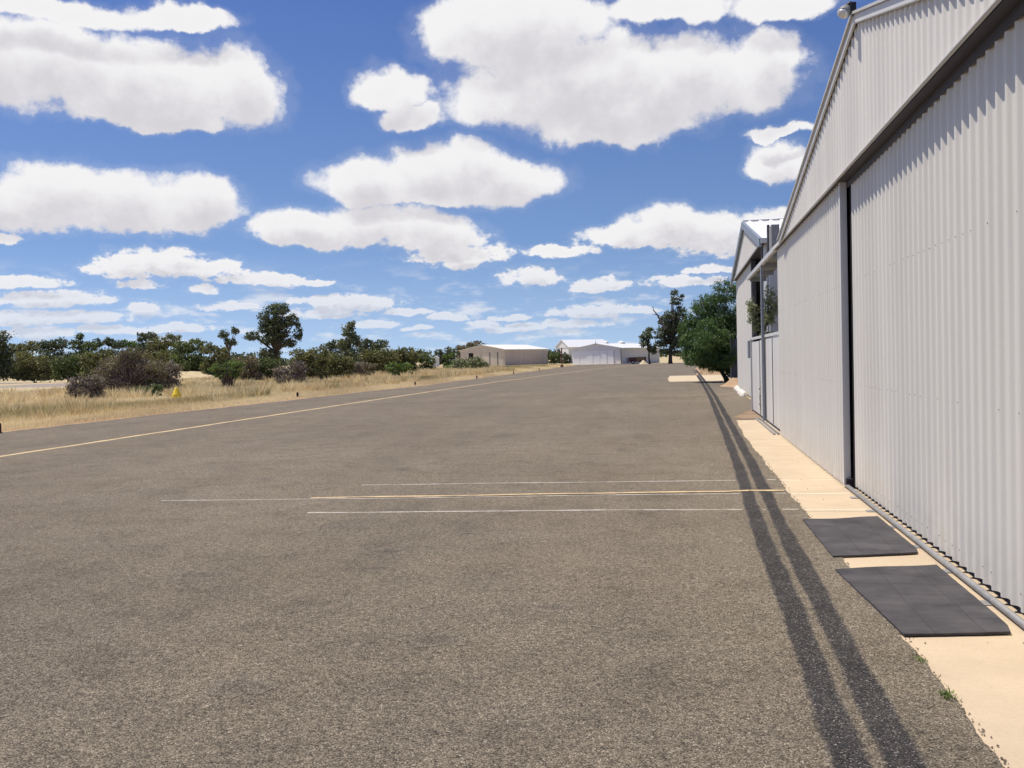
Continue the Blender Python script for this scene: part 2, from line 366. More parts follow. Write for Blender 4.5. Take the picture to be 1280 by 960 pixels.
# oil drips and scuffs
r = random.Random(31)
for px, py, w_, l_ in ((562,576,.5,.22),(505,588,.35,.2),(575,600,.45,.16),(700,590,.3,.2),(735,578,.3,.22),(650,577,.35,.2),(487,690,.30,.30),(472,712,.22,.2),(585,668,.2,.12),(420,660,.3,.14),(610,505,.9,.8),(800,545,.4,.25),(810,515,.4,.5),(330,600,.5,.2),(250,720,.5,.3),(690,760,.25,.2),(540,800,.4,.25),(300,860,.3,.25)):
    p = on_ground(px, py); b = MB(); n = 18; vs = [(p.x, p.y, .0095)]
    for ring in (.5, 1.0):
        for i in range(n):
            a = i/n*6.283; q = .62*ring*r.uniform(.7, 1.3); vs.append((p.x+w_*q*math.cos(a), p.y+l_*q*math.sin(a), .0095))
    b.add(vs, [(0, 1+i, 1+(i+1) % n) for i in range(n)]+[(1+i, 1+n+i, 1+n+(i+1) % n, 1+(i+1) % n) for i in range(n)])
    o = b.build('oil_stain', M['stain']); at = o.data.attributes.new('core', 'FLOAT', 'POINT'); at.data.foreach_set('value', [1.0]+[.75]*n+[0.0]*n); tag(o, kind='structure')
# loose grit along the broken seal edge
gb = MB(); r = random.Random(5)
for i in range(420):
    y = 3.2+r.random()**1.6*13; x = 1.265+abs(r.gauss(0, .018))+(.0 if r.random() > .06 else r.random()*.5); s = r.uniform(.003, .0075)
    gb.add([(x+s*r.uniform(.7,1.3)*dx, y+s*r.uniform(.7,1.3)*dy, .002+s*.8*(dz+.6)) for dx,dy,dz in ((1,0,0),(0,1,0),(-1,0,0),(0,-1,0),(0,0,1),(0,0,-.6))],
           [(0,1,4),(1,2,4),(2,3,4),(3,0,4),(1,0,5),(2,1,5),(3,2,5),(0,3,5)])
tag(gb.build('loose_gravel', M['gravel']), 'brown grit scattered along the broken asphalt edge', None, None, 'stuff')

# ------------------------------------------------------------------ corrugated sheets
def rib_profile(pitch, depth, style='rib'):
    if style == 'rib':   # narrow rounded rib standing out of a flat pan
        return [(0,0),(.24,.0),(.29,.05),(.345,.32),(.40,.76),(.45,.98),(.55,.98),(.60,.76),(.655,.32),(.71,.05),(.76,.0)]
    return [(0,0),(.3,0),(.42,1),(.58,1),(.7,0)]
def corrugated(b, o, u, v_fn, nrm, length, pitch=.19, depth=.03, style='rib'):
    """sheet from origin o along unit u; v_fn(s) gives bottom and top offsets (vectors) ; ribs stand out along nrm"""
    o, u, nrm = Vector(o), Vector(u).normalized(), Vector(nrm).normalized()
    prof = rib_profile(pitch, depth, style); ss = []
    k = 0
    while True:
        done = False
        for t, h in prof:
            s = (k+t)*pitch
            if s > length: done = True; break
            ss.append((s, h*depth))
        if done: break
        k += 1
    ss.append((length, 0)); base = len(b.v)
    for s, h in ss:
        lo, hi = v_fn(s)
        b.v.append(tuple(o+u*s+nrm*h+Vector(lo))); b.v.append(tuple(o+u*s+nrm*h+Vector(hi)))
    for i in range(len(ss)-1):
        q = (base+2*i, base+2*i+2, base+2*i+3, base+2*i+1)
        a = Vector(b.v[q[1]])-Vector(b.v[q[0]]); c = Vector(b.v[q[3]])-Vector(b.v[q[0]])
        b.f.append(q if a.cross(c).dot(nrm) >= 0 else q[::-1])
    return b
def const_h(z0, z1): return lambda s: ((0,0,z0),(0,0,z1))

# ------------------------------------------------------------------ the near hangar
hA = empty('corrugated_hangar', (2.0, 11.4, 0), 'large off-white corrugated hangar along the right with tall sliding doors and spotlight', 'hangar')
GX, PEAK_Y, PEAK_Z, SL, EAVE = 1.92, 10.65, 5.18, .176, 3.77
Y_FAR, Y_NEAR = 20.2, 4.6
def rake(y): return PEAK_Z-(SL if y > PEAK_Y else .27)*abs(y-PEAK_Y)
def door(name, X, y0, y1, z0, z1, label, rows):
    d = corrugated(MB(), (X, y1, 0), (0,-1,0), const_h(z0, z1), (-1,0,0), y1-y0, .19, .032)
    nf = len(d.f); r = random.Random(4)
    for z in rows:                      # fixing screws sit on the ribs of the sheet
        for k in range(int((y1-y0)/.19)):
            y = y1-(k+.5)*.19
            if r.random() < .3: continue
            d.tube([(X-.028, y, z+r.uniform(-.008,.008)), (X-.036, y, z)], [.0055,.004], 6)
    o = d.build(name, M['wall'], hA, smooth=True); tag(o, label)
    o.data.materials.append(M['galv'])
    for p in o.data.polygons[nf:]: p.material_index = 1
    return o
dl = door('sliding_door', 2.00, 12.46, 20.15, .03, 3.8, 'far left sliding door leaf', (2.5, 1.3))
dr = door('sliding_door', 2.085, 4.7, 12.16, .05, 3.8, 'near right sliding door leaf', (2.53, 1.29, .17))
b = MB().box((1.965, 12.36, .03), (2.05, 12.455, 3.77)); bevel(b.build('door_stile', M['trim2'], dl), .005)
b = MB().box((2.06, 12.165, .05), (2.13, 12.205, 3.77)); b.build('door_stile', M['dark'], dr)  # near-black edge, part of the shade painted into the gap between the leaves
MB().box((2.09, 12.21, .02), (2.12, 12.62, 3.78)).build('gap_shade_panel', M['dark'], hA)  # dark sheet standing for the shade seen through the door gap
MB().box((1.985, 12.27, .0), (2.06, 12.35, .12)).build('guide_block', M['dark'], hA)
MB().box((2.02, 20.152, 0), (2.06, 20.2, 3.76)).build('corner_flashing', M['trim'], hA)
# gable cladding, hung proud of the doors
L = Y_FAR-Y_NEAR
gb = corrugated(MB(), (GX, Y_FAR, 0), (0,-1,0), lambda s: ((0,0,EAVE),(0,0,max(EAVE+.06, rake(Y_FAR-s)-.03))), (-1,0,0), L, depth=.026)
gab = gb.build('gable_cladding', M['gable'], hA, smooth=True)
MB().box((GX-.03, Y_NEAR, EAVE-.014), (GX+.004, Y_FAR, EAVE-.002)).build('bottom_flashing', M['trim2'], gab)
bm_ = MB().box((GX+.02, Y_NEAR, EAVE-.01), (2.25, Y_FAR, EAVE+.12)); bm_.build('door_track', M['beam'], hA)
MB().box((2.045, Y_NEAR, EAVE-.09), (2.06, 12.3, EAVE-.012)).build('track_hanger', M['beam'], hA)
def slab(b, yA, yB, x0, x1, th, up=.0):
    za, zb = rake(yA)+up, rake(yB)+up
    return b.prism([(x0,yA,za),(x0,yB,zb),(x0,yB,zb-th),(x0,yA,za-th)], (x1-x0,0,0))
for yA, yB in ((PEAK_Y, 18.75), (PEAK_Y-.002, Y_NEAR+.02)):
    b = slab(MB(), yA, yB, GX-.06, GX-.033, .10, .04); bevel(b.build('rake_flashing', M['trim2'], hA), .01)
    b = slab(MB(), yA, yB, GX-.085, GX+.10, .028, .068); b.build('rake_capping', M['trim'], hA)
rb = MB()
for yA, yB in ((PEAK_Y, Y_FAR+.25), (PEAK_Y, Y_NEAR-.25)):
    d = Vector((0, yB-yA, rake(yB)-rake(yA)))
    corrugated(rb, (GX+.11, yA, rake(yA)+.035), (1,0,0), lambda s: ((0,0,0), d), (0,.18*(1 if yB > yA else -1),1), 14, .19, .03, 'trap')
rb.build('roof', M['roofA'], hA)
wb = MB(); wb.box((2.07, Y_FAR-.02, 0), (16, Y_FAR+.04, rake(Y_FAR)-.03)); wb.box((2.07, Y_NEAR-.04, 0), (16, Y_NEAR+.02, rake(Y_NEAR)-.03))
wb.prism([(16,Y_NEAR,0),(16,Y_FAR,0),(16,Y_FAR,rake(Y_FAR)-.03),(16,PEAK_Y,PEAK_Z-.03),(16,Y_NEAR,rake(Y_NEAR)-.03)], (.06,0,0))
wb.build('wall', M['fargrey'], hA)
# floor rail with fixing plates
rl = MB().tube([(2.0,4.7,.030),(2.0,8,.030),(2.0,12.33,.030)], .024, 14).build('floor_rail', M['galv'], hA, smooth=True)
y = 4.8
while y < 12.2:
    MB().box((1.90, y, .0), (2.0, y+.12, .007)).build('fixing_plate', M['galv'], rl); y += .95
# spotlight at the apex
fl = MB().tube([(GX-.05,PEAK_Y,PEAK_Z+.02),(GX-.055,PEAK_Y,PEAK_Z+.13),(GX-.09,PEAK_Y,PEAK_Z+.16),(GX-.13,PEAK_Y,PEAK_Z+.13)], .025, 8)
fl.box((GX-.10,PEAK_Y-.07,PEAK_Z+.055),(GX-.04,PEAK_Y+.07,PEAK_Z+.15))
sp = bevel(fl.build('spotlight', M['black'], hA), .012)
dv = Vector((-.5,-.35,-.79)).normalized(); p0 = Vector((GX-.12,PEAK_Y-.02,PEAK_Z+.12))
MB().tube([p0, p0+dv*.02, p0+dv*.05, p0+dv*.08, p0+dv*.10], [.025,.045,.058,.066,.068], 16).build('lamp_housing', M['galv'], sp, smooth=True)
MB().tube([p0+dv*.101, p0+dv*.118, p0+dv*.132, p0+dv*.138], [.065,.058,.04,.012], 16).build('lens', M['glass'], sp, smooth=True)

# ------------------------------------------------------------------ rubber mats
def rubber_mat(c, label, seed):   # corners: near-left, near-right, far-right, far-left
    r = random.Random(seed); nu, nv = 14, 28; b = MB(); c = [Vector((*p, 0)) for p in c]; top = []
    for j in range(nv+1):
        for i in range(nu+1):
            u, v = i/nu, j/nv
            p = (c[0]*(1-u)+c[1]*u)*(1-v)+(c[3]*(1-u)+c[2]*u)*v
            if v < .09: p.x -= (c[1].x-c[0].x)*.05*u**6*(1-v/.09)
            z = .022+.004*math.sin(7*u+seed)*math.sin(5*v)+.012*max(0, abs(v-.5)*2-.8)*math.sin(3*u+seed)**2
            top.append(Vector((p.x+r.uniform(-.002,.002), p.y+r.uniform(-.002,.002), z)))
    n = len(top); W = nu+1
    b.v += [tuple(p) for p in top]+[(p.x, p.y, max(.0095, p.z-.016)) for p in top]
    for j in range(nv):
        for i in range(nu):
            q = (j*W+i, j*W+i+1, (j+1)*W+i+1, (j+1)*W+i); b.f.append(q); b.f.append(tuple(k+n for k in q[::-1]))
    rim = [i for i in range(W)]+[j*W+nu for j in range(1, nv+1)]+[nv*W+i for i in range(nu-1, -1, -1)]+[j*W for j in range(nv-1, 0, -1)]
    for a, d in zip(rim, rim[1:]+rim[:1]): b.f.append((a, a+n, d+n, d))
    tag(b.build('rubber_mat', M['rubber'], loc=tuple((c[0]+c[2])/2)), label, 'mat', 'rubber mats at the hangar door')
rubber_mat([(1.265,5.92),(1.915,6.02),(1.93,7.86),(1.145,7.66)], 'black rubber mat nearest the camera, lying on the concrete at the hangar door', 2)
rubber_mat([(1.20,8.14),(1.93,8.33),(1.93,10.10),(1.18,9.92)], 'black rubber mat farther from the camera, just beyond a sliver of bare concrete', 5)

# ------------------------------------------------------------------ gate and canopy between the hangars
gt = empty('gate', (2.05, 24.2, 0), 'pale flat sheet gate with dark upright seams between the two hangars', 'gate')
for (a, c, z1) in ((20.3,22.13,2.06),(22.2,23.9,2.04),(24.12,25.62,2.02),(25.7,28.4,2.0)):
    p = MB().box((2.04, a, .07), (2.07, c, z1)).build('gate_panel', M['gate'], gt)
    MB().box((2.03, a, .09), (2.039, a+.035, z1-.01)).build('edge_strip', M['steel'], p)
MB().box((2.02, 20.3, 2.062), (2.09, 28.4, 2.13)).build('top_rail', M['trim2'], gt)
for y in (22.14, 25.63): MB().box((2.045, y, .05), (2.085, y+.06, 2.06)).build('seam_post', M['darkpost'], gt)
MB().box((2.0, 28.41, 0), (2.08, 28.5, 2.1)).build('end_post', M['trim'], gt)
MB().box((1.86, 20.3, .005), (1.9, 25.2, .03)).build('gate_rail', M['galv'], gt)
MB().box((1.95, 20.3, .005), (1.98, 25.2, .04)).build('gate_rail', M['galv'], gt)
cn = empty('canopy', (2.1, 24, 0), 'narrow grey steel canopy on a post above the sheet gate', 'canopy')
bevel(MB().box((1.95, 20.42, 3.79), (2.02, 28.6, 3.90)).build('gutter', M['trim'], cn), .008)
MB().box((2.021, 20.42, 3.85), (2.5, 28.6, 3.89)).build('roof_sheet', M['steel'], cn)
for y in (21.5, 23.9, 26.2, 28.4): MB().box((2.022, y, 3.74), (2.48, y+.06, 3.848)).build('rafter', M['steel'], cn)
bevel(MB().box((1.955, 23.93, .045), (2.015, 24.09, 3.785)).build('post', M['steel'], cn), .01)
MB().box((2.10, 28.52, 0), (2.17, 28.6, 3.78)).build('post', M['darkpost'], cn)
MB().tube([(2.4, 20.9, 2.9),(2.2, 22.3, 3.74)], .035, 8).build('brace', M['darkpost'], cn)
bevel(MB().box((2.28, 24.6, 3.891), (2.48, 25.2, 4.86)).build('duct', M['galv'], cn), .02)
MB().tube([(2.28,25.4,3.891),(2.28,25.4,4.95)], .035, 8).build('pipe', M['darkpost'], cn)

# ------------------------------------------------------------------ second hangar
hB = empty('gabled_hangar', (2.6, 37, 0), 'white gabled hangar with blue-grey barge boards beyond the gate', 'hangar')
BX, BY0, BY1, BP, BPZ, BE = 2.62, 29.6, 45.4, 37.0, 6.55, 5.08
def rakeB(y): return BPZ-(BPZ-BE)*((y-BP)/(BY1-BP) if y > BP else (BP-y)/(BP-BY0))
corrugated(MB(), (BX, BY1, 0), (0,-1,0), const_h(.03, 5.0), (-1,0,0), BY1-35.6, .19, .022).build('sliding_door', M['wall'], hB, smooth=True)
MB().box((2.56, 35.32, 0), (2.72, 35.58, 5.0)).build('door_post', M['darkpost'], hB)
MB().box((2.95, 31.2, .05), (2.99, 35.3, 5.0)).build('recessed_door', M['recess'], hB)
MB().box((2.56, 30.85, 0), (2.72, 31.1, 5.0)).build('door_post', M['darkpost'], hB)
MB().box((2.6, 29.7, 0), (2.66, 30.84, 5.0)).build('front_panel', M['recess'], hB)
gB = corrugated(MB(), (2.48, BY1, 0), (0,-1,0), lambda s: ((0,0,BE-.02),(0,0,max(BE, rakeB(BY1-s)-.02))), (-1,0,0), BY1-BY0, .19, .022).build('gable_cladding', M['gable'], hB, smooth=True)
MB().box((2.44, BY0, BE-.1), (2.475, BY1+.3, BE-.022)).build('bottom_flashing', M['trim'], gB)
MB().box((2.49, BY0, BE-.06), (2.94, BY1, BE+.04)).build('door_track', M['beam'], hB)
for yA, yB in ((BP, BY1+.6), (BP-.002, BY0-.35)):
    za, zb = rakeB(yA)+.06, rakeB(yB)+.06
    bevel(MB().prism([(2.36,yA,za),(2.36,yB,zb),(2.36,yB,zb-.27),(2.36,yA,za-.27)], (.08,0,0)).build('barge_board', M['barge'], hB), .01)
rb = MB()
for yB, sg in ((BY1+.55, 1), (BY0-.4, -1)):
    d = Vector((0, yB-BP, rakeB(yB)-BPZ))
    corrugated(rb, (2.45, BP, BPZ+.05), (1,0,0), lambda s: ((0,0,0), d), (0,.2*sg,1), 13, .38, .05, 'trap')
rf = rb.build('roof', M['roof'], hB)
rc = MB().prism([(2.42,BP-.2,BPZ+.075),(2.42,BP,BPZ+.135),(2.42,BP+.2,BPZ+.075),(2.42,BP,BPZ+.115)], (12.9,0,0))
rc.build('ridge_cap', M['roof'], rf)
MB().box((2.4, BY0-.52, rakeB(BY0-.4)-.09), (15, BY0-.41, rakeB(BY0-.4)+.05)).build('gutter', M['trim2'], hB)
wb = MB().box((2.67, BY0, 0), (15, BY0+.06, BE-.07)); wb.box((2.67, BY1-.06, 0), (15, BY1, BE-.07))
wb.prism([(15,BY0,0),(15,BY1,0),(15,BY1,BE),(15,BP,BPZ-.05),(15,BY0,BE)], (.06,0,0)); wb.build('wall', M['recess'], hB)
bevel(MB().box((2.50, 36.6, 1.5), (2.59, 37.1, 2.15)).build('meter_box', M['steel'], hB), .01)
# edging stones at its foot
r = random.Random(8)
for k in range(7):
    y = 38.6+k*1.05+r.uniform(-.1,.1); x = 2.42+.02*k; s = r.uniform(.16,.26); b = MB(); vs = []; fs = []
    for j in range(5):
        for i in range(8):
            a = i/8*6.283; q = math.sin((j+.35)/4.7*1.62); vs.append((x+.6*s*q*math.cos(a)*r.uniform(.85,1.1), y+1.6*s*q*math.sin(a)*r.uniform(.85,1.1), s*.85*math.cos((j+.35)/4.7*1.62)))
    fs = [(j*8+i, (j+1)*8+i, (j+1)*8+(i+1) % 8, j*8+(i+1) % 8) for j in range(4) for i in range(8)]+[tuple(range(8))]
    b.add(vs, fs); tag(b.build('edging_stone', M['stone'], loc=(x,y,0)), 'whitewashed stone in the row at the foot of the gabled hangar', 'stone', 'edging stones at the gabled hangar')
def heap(name, x, y, rx, ry, h, mat, seed):
    r = random.Random(seed); b = MB(); n, mm = 14, 6; vs = [(x, y, h)]
    for j in range(1, mm+1):
        for i in range(n):
            a = i/n*6.283; q = j/mm; vs.append((x+rx*q*math.cos(a)*r.uniform(.9,1.1), y+ry*q*math.sin(a)*r.uniform(.9,1.1), h*(math.cos(q*math.pi)*.5+.5)*r.uniform(.85,1.15)-.02*(q == 1)))
    fs = [(0, 1+i, 1+(i+1) % n) for i in range(n)]+[(1+(j-1)*n+i, 1+j*n+i, 1+j*n+(i+1) % n, 1+(j-1)*n+(i+1) % n) for j in range(1, mm) for i in range(n)]
    b.add(vs, fs); return b.build(name, mat, loc=(x,y,0), smooth=True)
tag(heap('dirt_mound', 2.75, 50.5, .85, 1.7, .42, M['dirt'], 1), kind='structure')
# dark sheet fence behind the second hangar
fn = empty('sheet_fence', (4, 57, 0), 'dark ribbed metal fence half hidden by the big pepper tree', 'fence')
corrugated(MB(), (2.92, 57, 0), (1,0,0), const_h(.05, 2.5), (0,-1,0), 3.4, .17, .03, 'trap').build('fence_sheet', M['fence'], fn)
for x in (2.9, 6.3): MB().box((x-.04, 57.01, 0), (x+.04, 57.1, 2.55)).build('fence_post', M['steel'], fn)

# ------------------------------------------------------------------ distant hangars
class Frame:      # local frame: s across the front (left to right), d depth away from us
    def __init__(s, p, ang): s.p = Vector((p.x, p.y, 0)); a = math.radians(ang); s.d = Vector((math.sin(a), math.cos(a), 0)); s.s = Vector((math.cos(a), -math.sin(a), 0))
    def __call__(s, a, d, z): return s.p+s.s*a+s.d*d+Vector((0,0,z))
def panel(fr, a0, a1, d, z0, z1, th=.05):   # upright board on the front, thickness outwards
    return MB().obox(fr(a0,d,z0), fr.s*(a1-a0), -fr.d*th, Vector((0,0,z1-z0)))
def far_hangar(name, label, fr, W, Lh, eave, peak, wallf, walls, roofm, fascia=.55):      # front on depth 0, roof running away from us
    h = empty(name, tuple(fr.p), label, 'hangar')
    b = MB().prism([fr(0,0,0),fr(-W,0,0),fr(-W,0,eave),fr(-W/2,0,peak),fr(0,0,eave)], fr.d*.08); b.build('front_wall', wallf, h)
    b = MB().obox(fr(-.06,.082,0), fr.s*.06, fr.d*(Lh-.1), Vector((0,0,eave-.04))); b.obox(fr(-W,.082,0), fr.s*.06, fr.d*(Lh-.1), Vector((0,0,eave-.04)))
    b.prism([fr(0,Lh,0),fr(-W,Lh,0),fr(-W,Lh,eave),fr(-W/2,Lh,peak-.03),fr(0,Lh,eave)], fr.d*.06); b.build('side_wall', walls, h)
    b = MB()
    for e in (0, -W):
        ov = .35 if e == 0 else -.35; dz = (peak-eave)/(W/2)*.35
        b.prism([fr(-W/2,-.3,peak+.05),fr(e+ov,-.3,eave+.05-dz),fr(e+ov,-.3,eave-.05-dz),fr(-W/2,-.3,peak-.05)], fr.d*(Lh+.6))
    b.build('roof', roofm, h)
    f = MB().prism([fr(.05,-.09,eave-fascia),fr(-W-.05,-.09,eave-fascia),fr(-W-.05,-.09,eave-.12),fr(-W/2,-.09,peak-.07),fr(.05,-.09,eave-.12)], fr.d*.085)
    f.build('gable_cladding', wallf, h)
    return h
FT = Frame(at_depth(631, 450, 205), 20)
TW = 11.4
tanH = far_hangar('beige_hangar', 'beige hangar with a pale roof left of the white one, behind a grey-green bush', FT, TW, 20, 3.75, 4.85, M['tan'], M['tan_shade'], M['tanroof'])
for a0, a1 in ((-10.9,-9.35),(-7.9,-6.0),(-5.9,-3.9),(-3.7,-1.9),(-1.6,-.3)): panel(FT, a0, a1, -.001, .05, 3.15).build('door_panel', M['tan'], tanH)
for a in (-3.85, -1.85): panel(FT, a, a+.2, -.001, .05, 3.15, .07).build('door_seam', M['seam'], tanH)
w = panel(FT, -9.2, -8.05, -.001, 1.7, 3.1, .04).build('window', M['dark'], tanH)
panel(FT, -9.3, -7.95, -.045, 1.58, 1.69, .05).build('sill', M['tan'], w)
FW = Frame(at_depth(777, 450, 196), 20)
WW = 11.1
whH = far_hangar('white_hangar', 'white-doored hangar with a low gable at the far end of the apron', FW, WW, 21, 3.35, 4.35, M['farfront'], M['fargrey'], M['roof'], .5)
for k in range(6):
    a = -WW+.1+k*1.56
    p = panel(FW, a, a+1.53, -.001, .08, 2.85, .06 if k % 2 else .09).build('door_panel', M['farwhite'], whH)
    if k in (3, 4, 5): panel(FW, a+1.53, a+1.56, -.001, .08, 2.85, .1).build('door_seam', M['seam'], p)
MB().obox(FW(-.1,-.15,0), FW.s*.12, FW.d*.12, Vector((0,0,3.2))).build('downpipe', M['darkpost'], whH)
MB().tube([FW(-WW/2,-.35,4.1), FW(-WW/2,-.35,4.9)], .05, 6).build('finial', M['darkpost'], whH)
for d, s in ((5, .45), (13, .75)):
    MB().tube([FW(-WW/2,d,4.3),FW(-WW/2,d,4.55),FW(-WW/2,d,4.8),FW(-WW/2,d,4.98)], [s,s*1.1,s*.8,.05], 12).build('roof_vent', M['white'], whH, smooth=True)
ap = MB().prism([FW(-WW-.6,-1.6,.02),FW(2.2,-1.6,.02),FW(2.2,-.1,.02),FW(-WW-.6,-.1,.02)], (0,0,.03)); tag(ap.build('hangar_apron', M['pad']), kind='structure')
FB = Frame(at_depth(711, 448, 262), 48)
bk = far_hangar('white_shed', 'white shed with a dark window standing behind the white-doored hangar', FB, 6.0, 14, 4.6, 6.5, M['white'], M['white'], M['roof'], .3)
w = panel(FB, -5.2, -4.0, -.1, 2.2, 3.9, .06).build('window', M['dark'], bk)

# ------------------------------------------------------------------ small things on the verge and apron
mk = empty('edge_marker', (-18.3, 23.3, 0), 'black edge marker stub at the left picture edge, nearest of the row', 'marker', 'black edge markers along the taxiway')
MB().tube([(-18.3,23.3,-.02),(-18.3,23.3,.02),(-18.3,23.3,.03)], [.09,.09,.07], 12).build('base', M['black'], mk)
MB().tube([(-18.3,23.3,.03),(-18.3,23.3,.27),(-18.3,23.3,.285)], [.055,.055,.04], 12).build('stub', M['black'], mk)
MB().tube([(-18.3,23.3,.12),(-18.3,23.3,.15)], .0565, 12).build('band', M['rust'], mk)
MLAB = ['black edge marker in the grass below the tall eucalyptus, second of the row', 'black edge marker below the bright green bush, third of the row',
        'black edge marker in front of the bush at the beige hangar', 'black edge marker in front of the beige hangar side wall', 'black edge marker farthest along the taxiway']
for (px, py), lb in zip(((372,497.5),(519,482.5),(596,473.5),(642,467.5),(674,463)), MLAB):
    c = copy_tree(mk); p = on_ground(px, py); c.location = (p.x, p.y, 0); c['label'] = lb
p = on_ground(221, 500.5)
cone = empty('gable_marker', (p.x, p.y, 0), 'yellow cone marker standing in the dry grass left of the taxiway', 'marker')
MB().tube([(p.x,p.y,.12),(p.x,p.y,.3),(p.x,p.y,.62),(p.x,p.y,.66)], [.23,.22,.08,.05], 14).build('cone', M['yellow'], cone)
MB().box((p.x-.24,p.y-.24,-.02),(p.x+.24,p.y+.24,.119)).build('base', M['yellow'], cone)
for (px, py, Y, s, lb) in ((258,488,57,.16,'small white marker post right of the yellow cone'),(313,448,118,.3,'small white marker post among the bushes left of the eucalyptus')):
    p = at_depth(px, py, Y); b = MB().tube([(p.x,p.y,0),(p.x,p.y,p.z-s*.6)], .025, 6); mk2 = empty('marker_post', (p.x,p.y,0), lb, 'marker')
    b.build('stake', M['white'], mk2); bevel(MB().box((p.x-s*.6,p.y-.03,p.z-s*.6),(p.x+s*.6,p.y+.03,p.z+s*.7)).build('plate', M['white'], mk2), .03)
p = at_depth(545, 450, 230)
wt = empty('white_cabinet', (p.x,p.y,0), 'small white upright cabinet at the treeline left of the beige hangar', 'cabinet')
bevel(MB().box((p.x-.7,p.y-.5,0),(p.x+.7,p.y+.5,p.z+.6)).build('body', M['white'], wt), .05)
MB().prism([(p.x-.8,p.y-.6,p.z+.6),(p.x+.8,p.y-.6,p.z+.6),(p.x,p.y-.6,p.z+1.0)], (0,1.2,0)).build('roof', M['white'], wt)
p = on_ground(702.5, 459)
rp = empty('steel_post', (p.x,p.y,0), 'thin rusty red post at the grass corner before the white-doored hangar', 'post')
MB().tube([(p.x,p.y,0),(p.x,p.y,3.3)], .10, 8).build('shaft', M['rust'], rp)
MB().box((p.x-.25,p.y-.25,0),(p.x+.25,p.y+.25,.35)).build('footing', M['timber'], rp)
# low maroon trailer
tx, ty = -9.9, 190.0
tr = empty('trailer', (tx,ty,0), 'low maroon trailer with a pale top rail parked right of the white-doored hangar', 'trailer')
MB().box((tx,ty,.45),(tx+3.3,ty+1.9,1.35)).build('body', M['maroon'], tr)
MB().box((tx-.05,ty-.05,1.352),(tx+3.35,ty+1.95,1.5)).build('top_rail', M['trim2'], tr)
MB().box((tx-.55,ty+.2,.2),(tx-.06,ty+1.6,1.3)).build('front_box', M['steel'], tr)
MB().box((tx+1.5,ty-.06,.5),(tx+3.0,ty-.002,1.25)).build('side_panel', M['timber'], tr)
for x in (tx+.8, tx+2.4):
    wh = MB().tube([(x,ty-.2,.38),(x,ty+.05,.38)], .38, 16).build('wheel', M['black'], tr); MB().tube([(x,ty-.22,.38),(x,ty-.201,.38)], .18, 12).build('rim', M['trim'], wh)
tag(heap('sand_heap', -7.0, 187.5, 1.0, .9, .75, M['pad'], 4), 'pale sand heap in front of the maroon trailer', 'sand heap')

# ------------------------------------------------------------------ vegetation
def set_attr(me, name, vals):
    a = me.attributes.new(name, 'FLOAT', 'POINT'); a.data.foreach_set('value', np.asarray(vals, dtype=np.float32))
def quads_object(name, P, A, B, tone, mat, parent, extra=None, tri=False):
    """P centre, A/B half axes; one leaf-shaped face each"""
    n = len(P)
    if tri: V = np.stack([P-B, P+B, P+A], 1); k = 3
    else: V = np.stack([P-A, P-A*.1+B, P+A, P-A*.1-B], 1); k = 4
    off = np.array(world_loc(parent) if parent else (0,0,0)); V = (V-off).reshape(-1, 3)
    me = bpy.data.meshes.new(name); me.vertices.add(len(V)); me.vertices.foreach_set('co', V.astype(np.float32).ravel())
    me.loops.add(len(V)); me.loops.foreach_set('vertex_index', np.arange(len(V), dtype=np.int32))
    me.polygons.add(n); me.polygons.foreach_set('loop_start', np.arange(0, len(V), k, dtype=np.int32))
    me.update(calc_edges=True)
    set_attr(me, 'tone', np.repeat(tone, k))
    if extra is not None: set_attr(me, 'green', np.repeat(extra, k))
    me.materials.append(mat); o = bpy.data.objects.new(name, me); COL.objects.link(o)
    if parent: o.parent = parent
    return o
def unit(n):
    v = RNG.normal(size=(n, 3)); return v/np.linalg.norm(v, axis=1, keepdims=True)
def foliage(blobs, Y, leaf, clumpy=1.0, droop=0.0, dens=1.0, flat=.75, fill=.55, aspect=.45):
    """blobs: (centre, rx, rz) in metres -> arrays of leaf faces gathered in clumps on the blob shells"""
    Ps, As, Bs, T = [], [], [], []
    for c, rx, rz in blobs:
        c = np.array(c); R = np.array([rx, (rx+rz)*.5*.95, rz])
        ncl = int(64*clumpy); d = unit(ncl); d[:, 2] = np.where(d[:, 2] < -.5, d[:, 2]*.6, d[:, 2])
        rad = fill+(1-fill)*RNG.random((ncl, 1))**.6
        cc = d*rad*.9; csz = RNG.uniform(.10, .36, ncl)
        area = math.pi*rx*rz; n = int(dens*7.0*area/(leaf*leaf)); n = max(80, min(n, 16000))
        w = csz**1.8; k = RNG.choice(ncl, n, p=w/w.sum())
        loc = RNG.normal(size=(n, 3))*.52*csz[k][:, None]; loc[:, 2] *= flat
        p = cc[k]+loc
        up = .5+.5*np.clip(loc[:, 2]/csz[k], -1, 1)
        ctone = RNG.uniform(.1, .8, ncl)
        tone = np.clip(.42*ctone[k]+.16*up+.22*(.5+.5*p[:, 2])+.28*RNG.random(n)-.05, 0, 1)  # top light put into the leaf tone: paler towards clump and blob tops
        a = unit(n); a[:, 2] = a[:, 2]*(1-droop)-droop*1.3; a /= np.linalg.norm(a, axis=1, keepdims=True)
        b = np.cross(a, unit(n)); b /= np.linalg.norm(b, axis=1, keepdims=True)+1e-6
        s = leaf*RNG.uniform(.6, 1.3, (n, 1))
        Ps.append(c+p*R); As.append(a*s*.75); Bs.append(b*s*aspect); T.append(tone)
    return np.concatenate(Ps), np.concatenate(As), np.concatenate(Bs), np.concatenate(T)
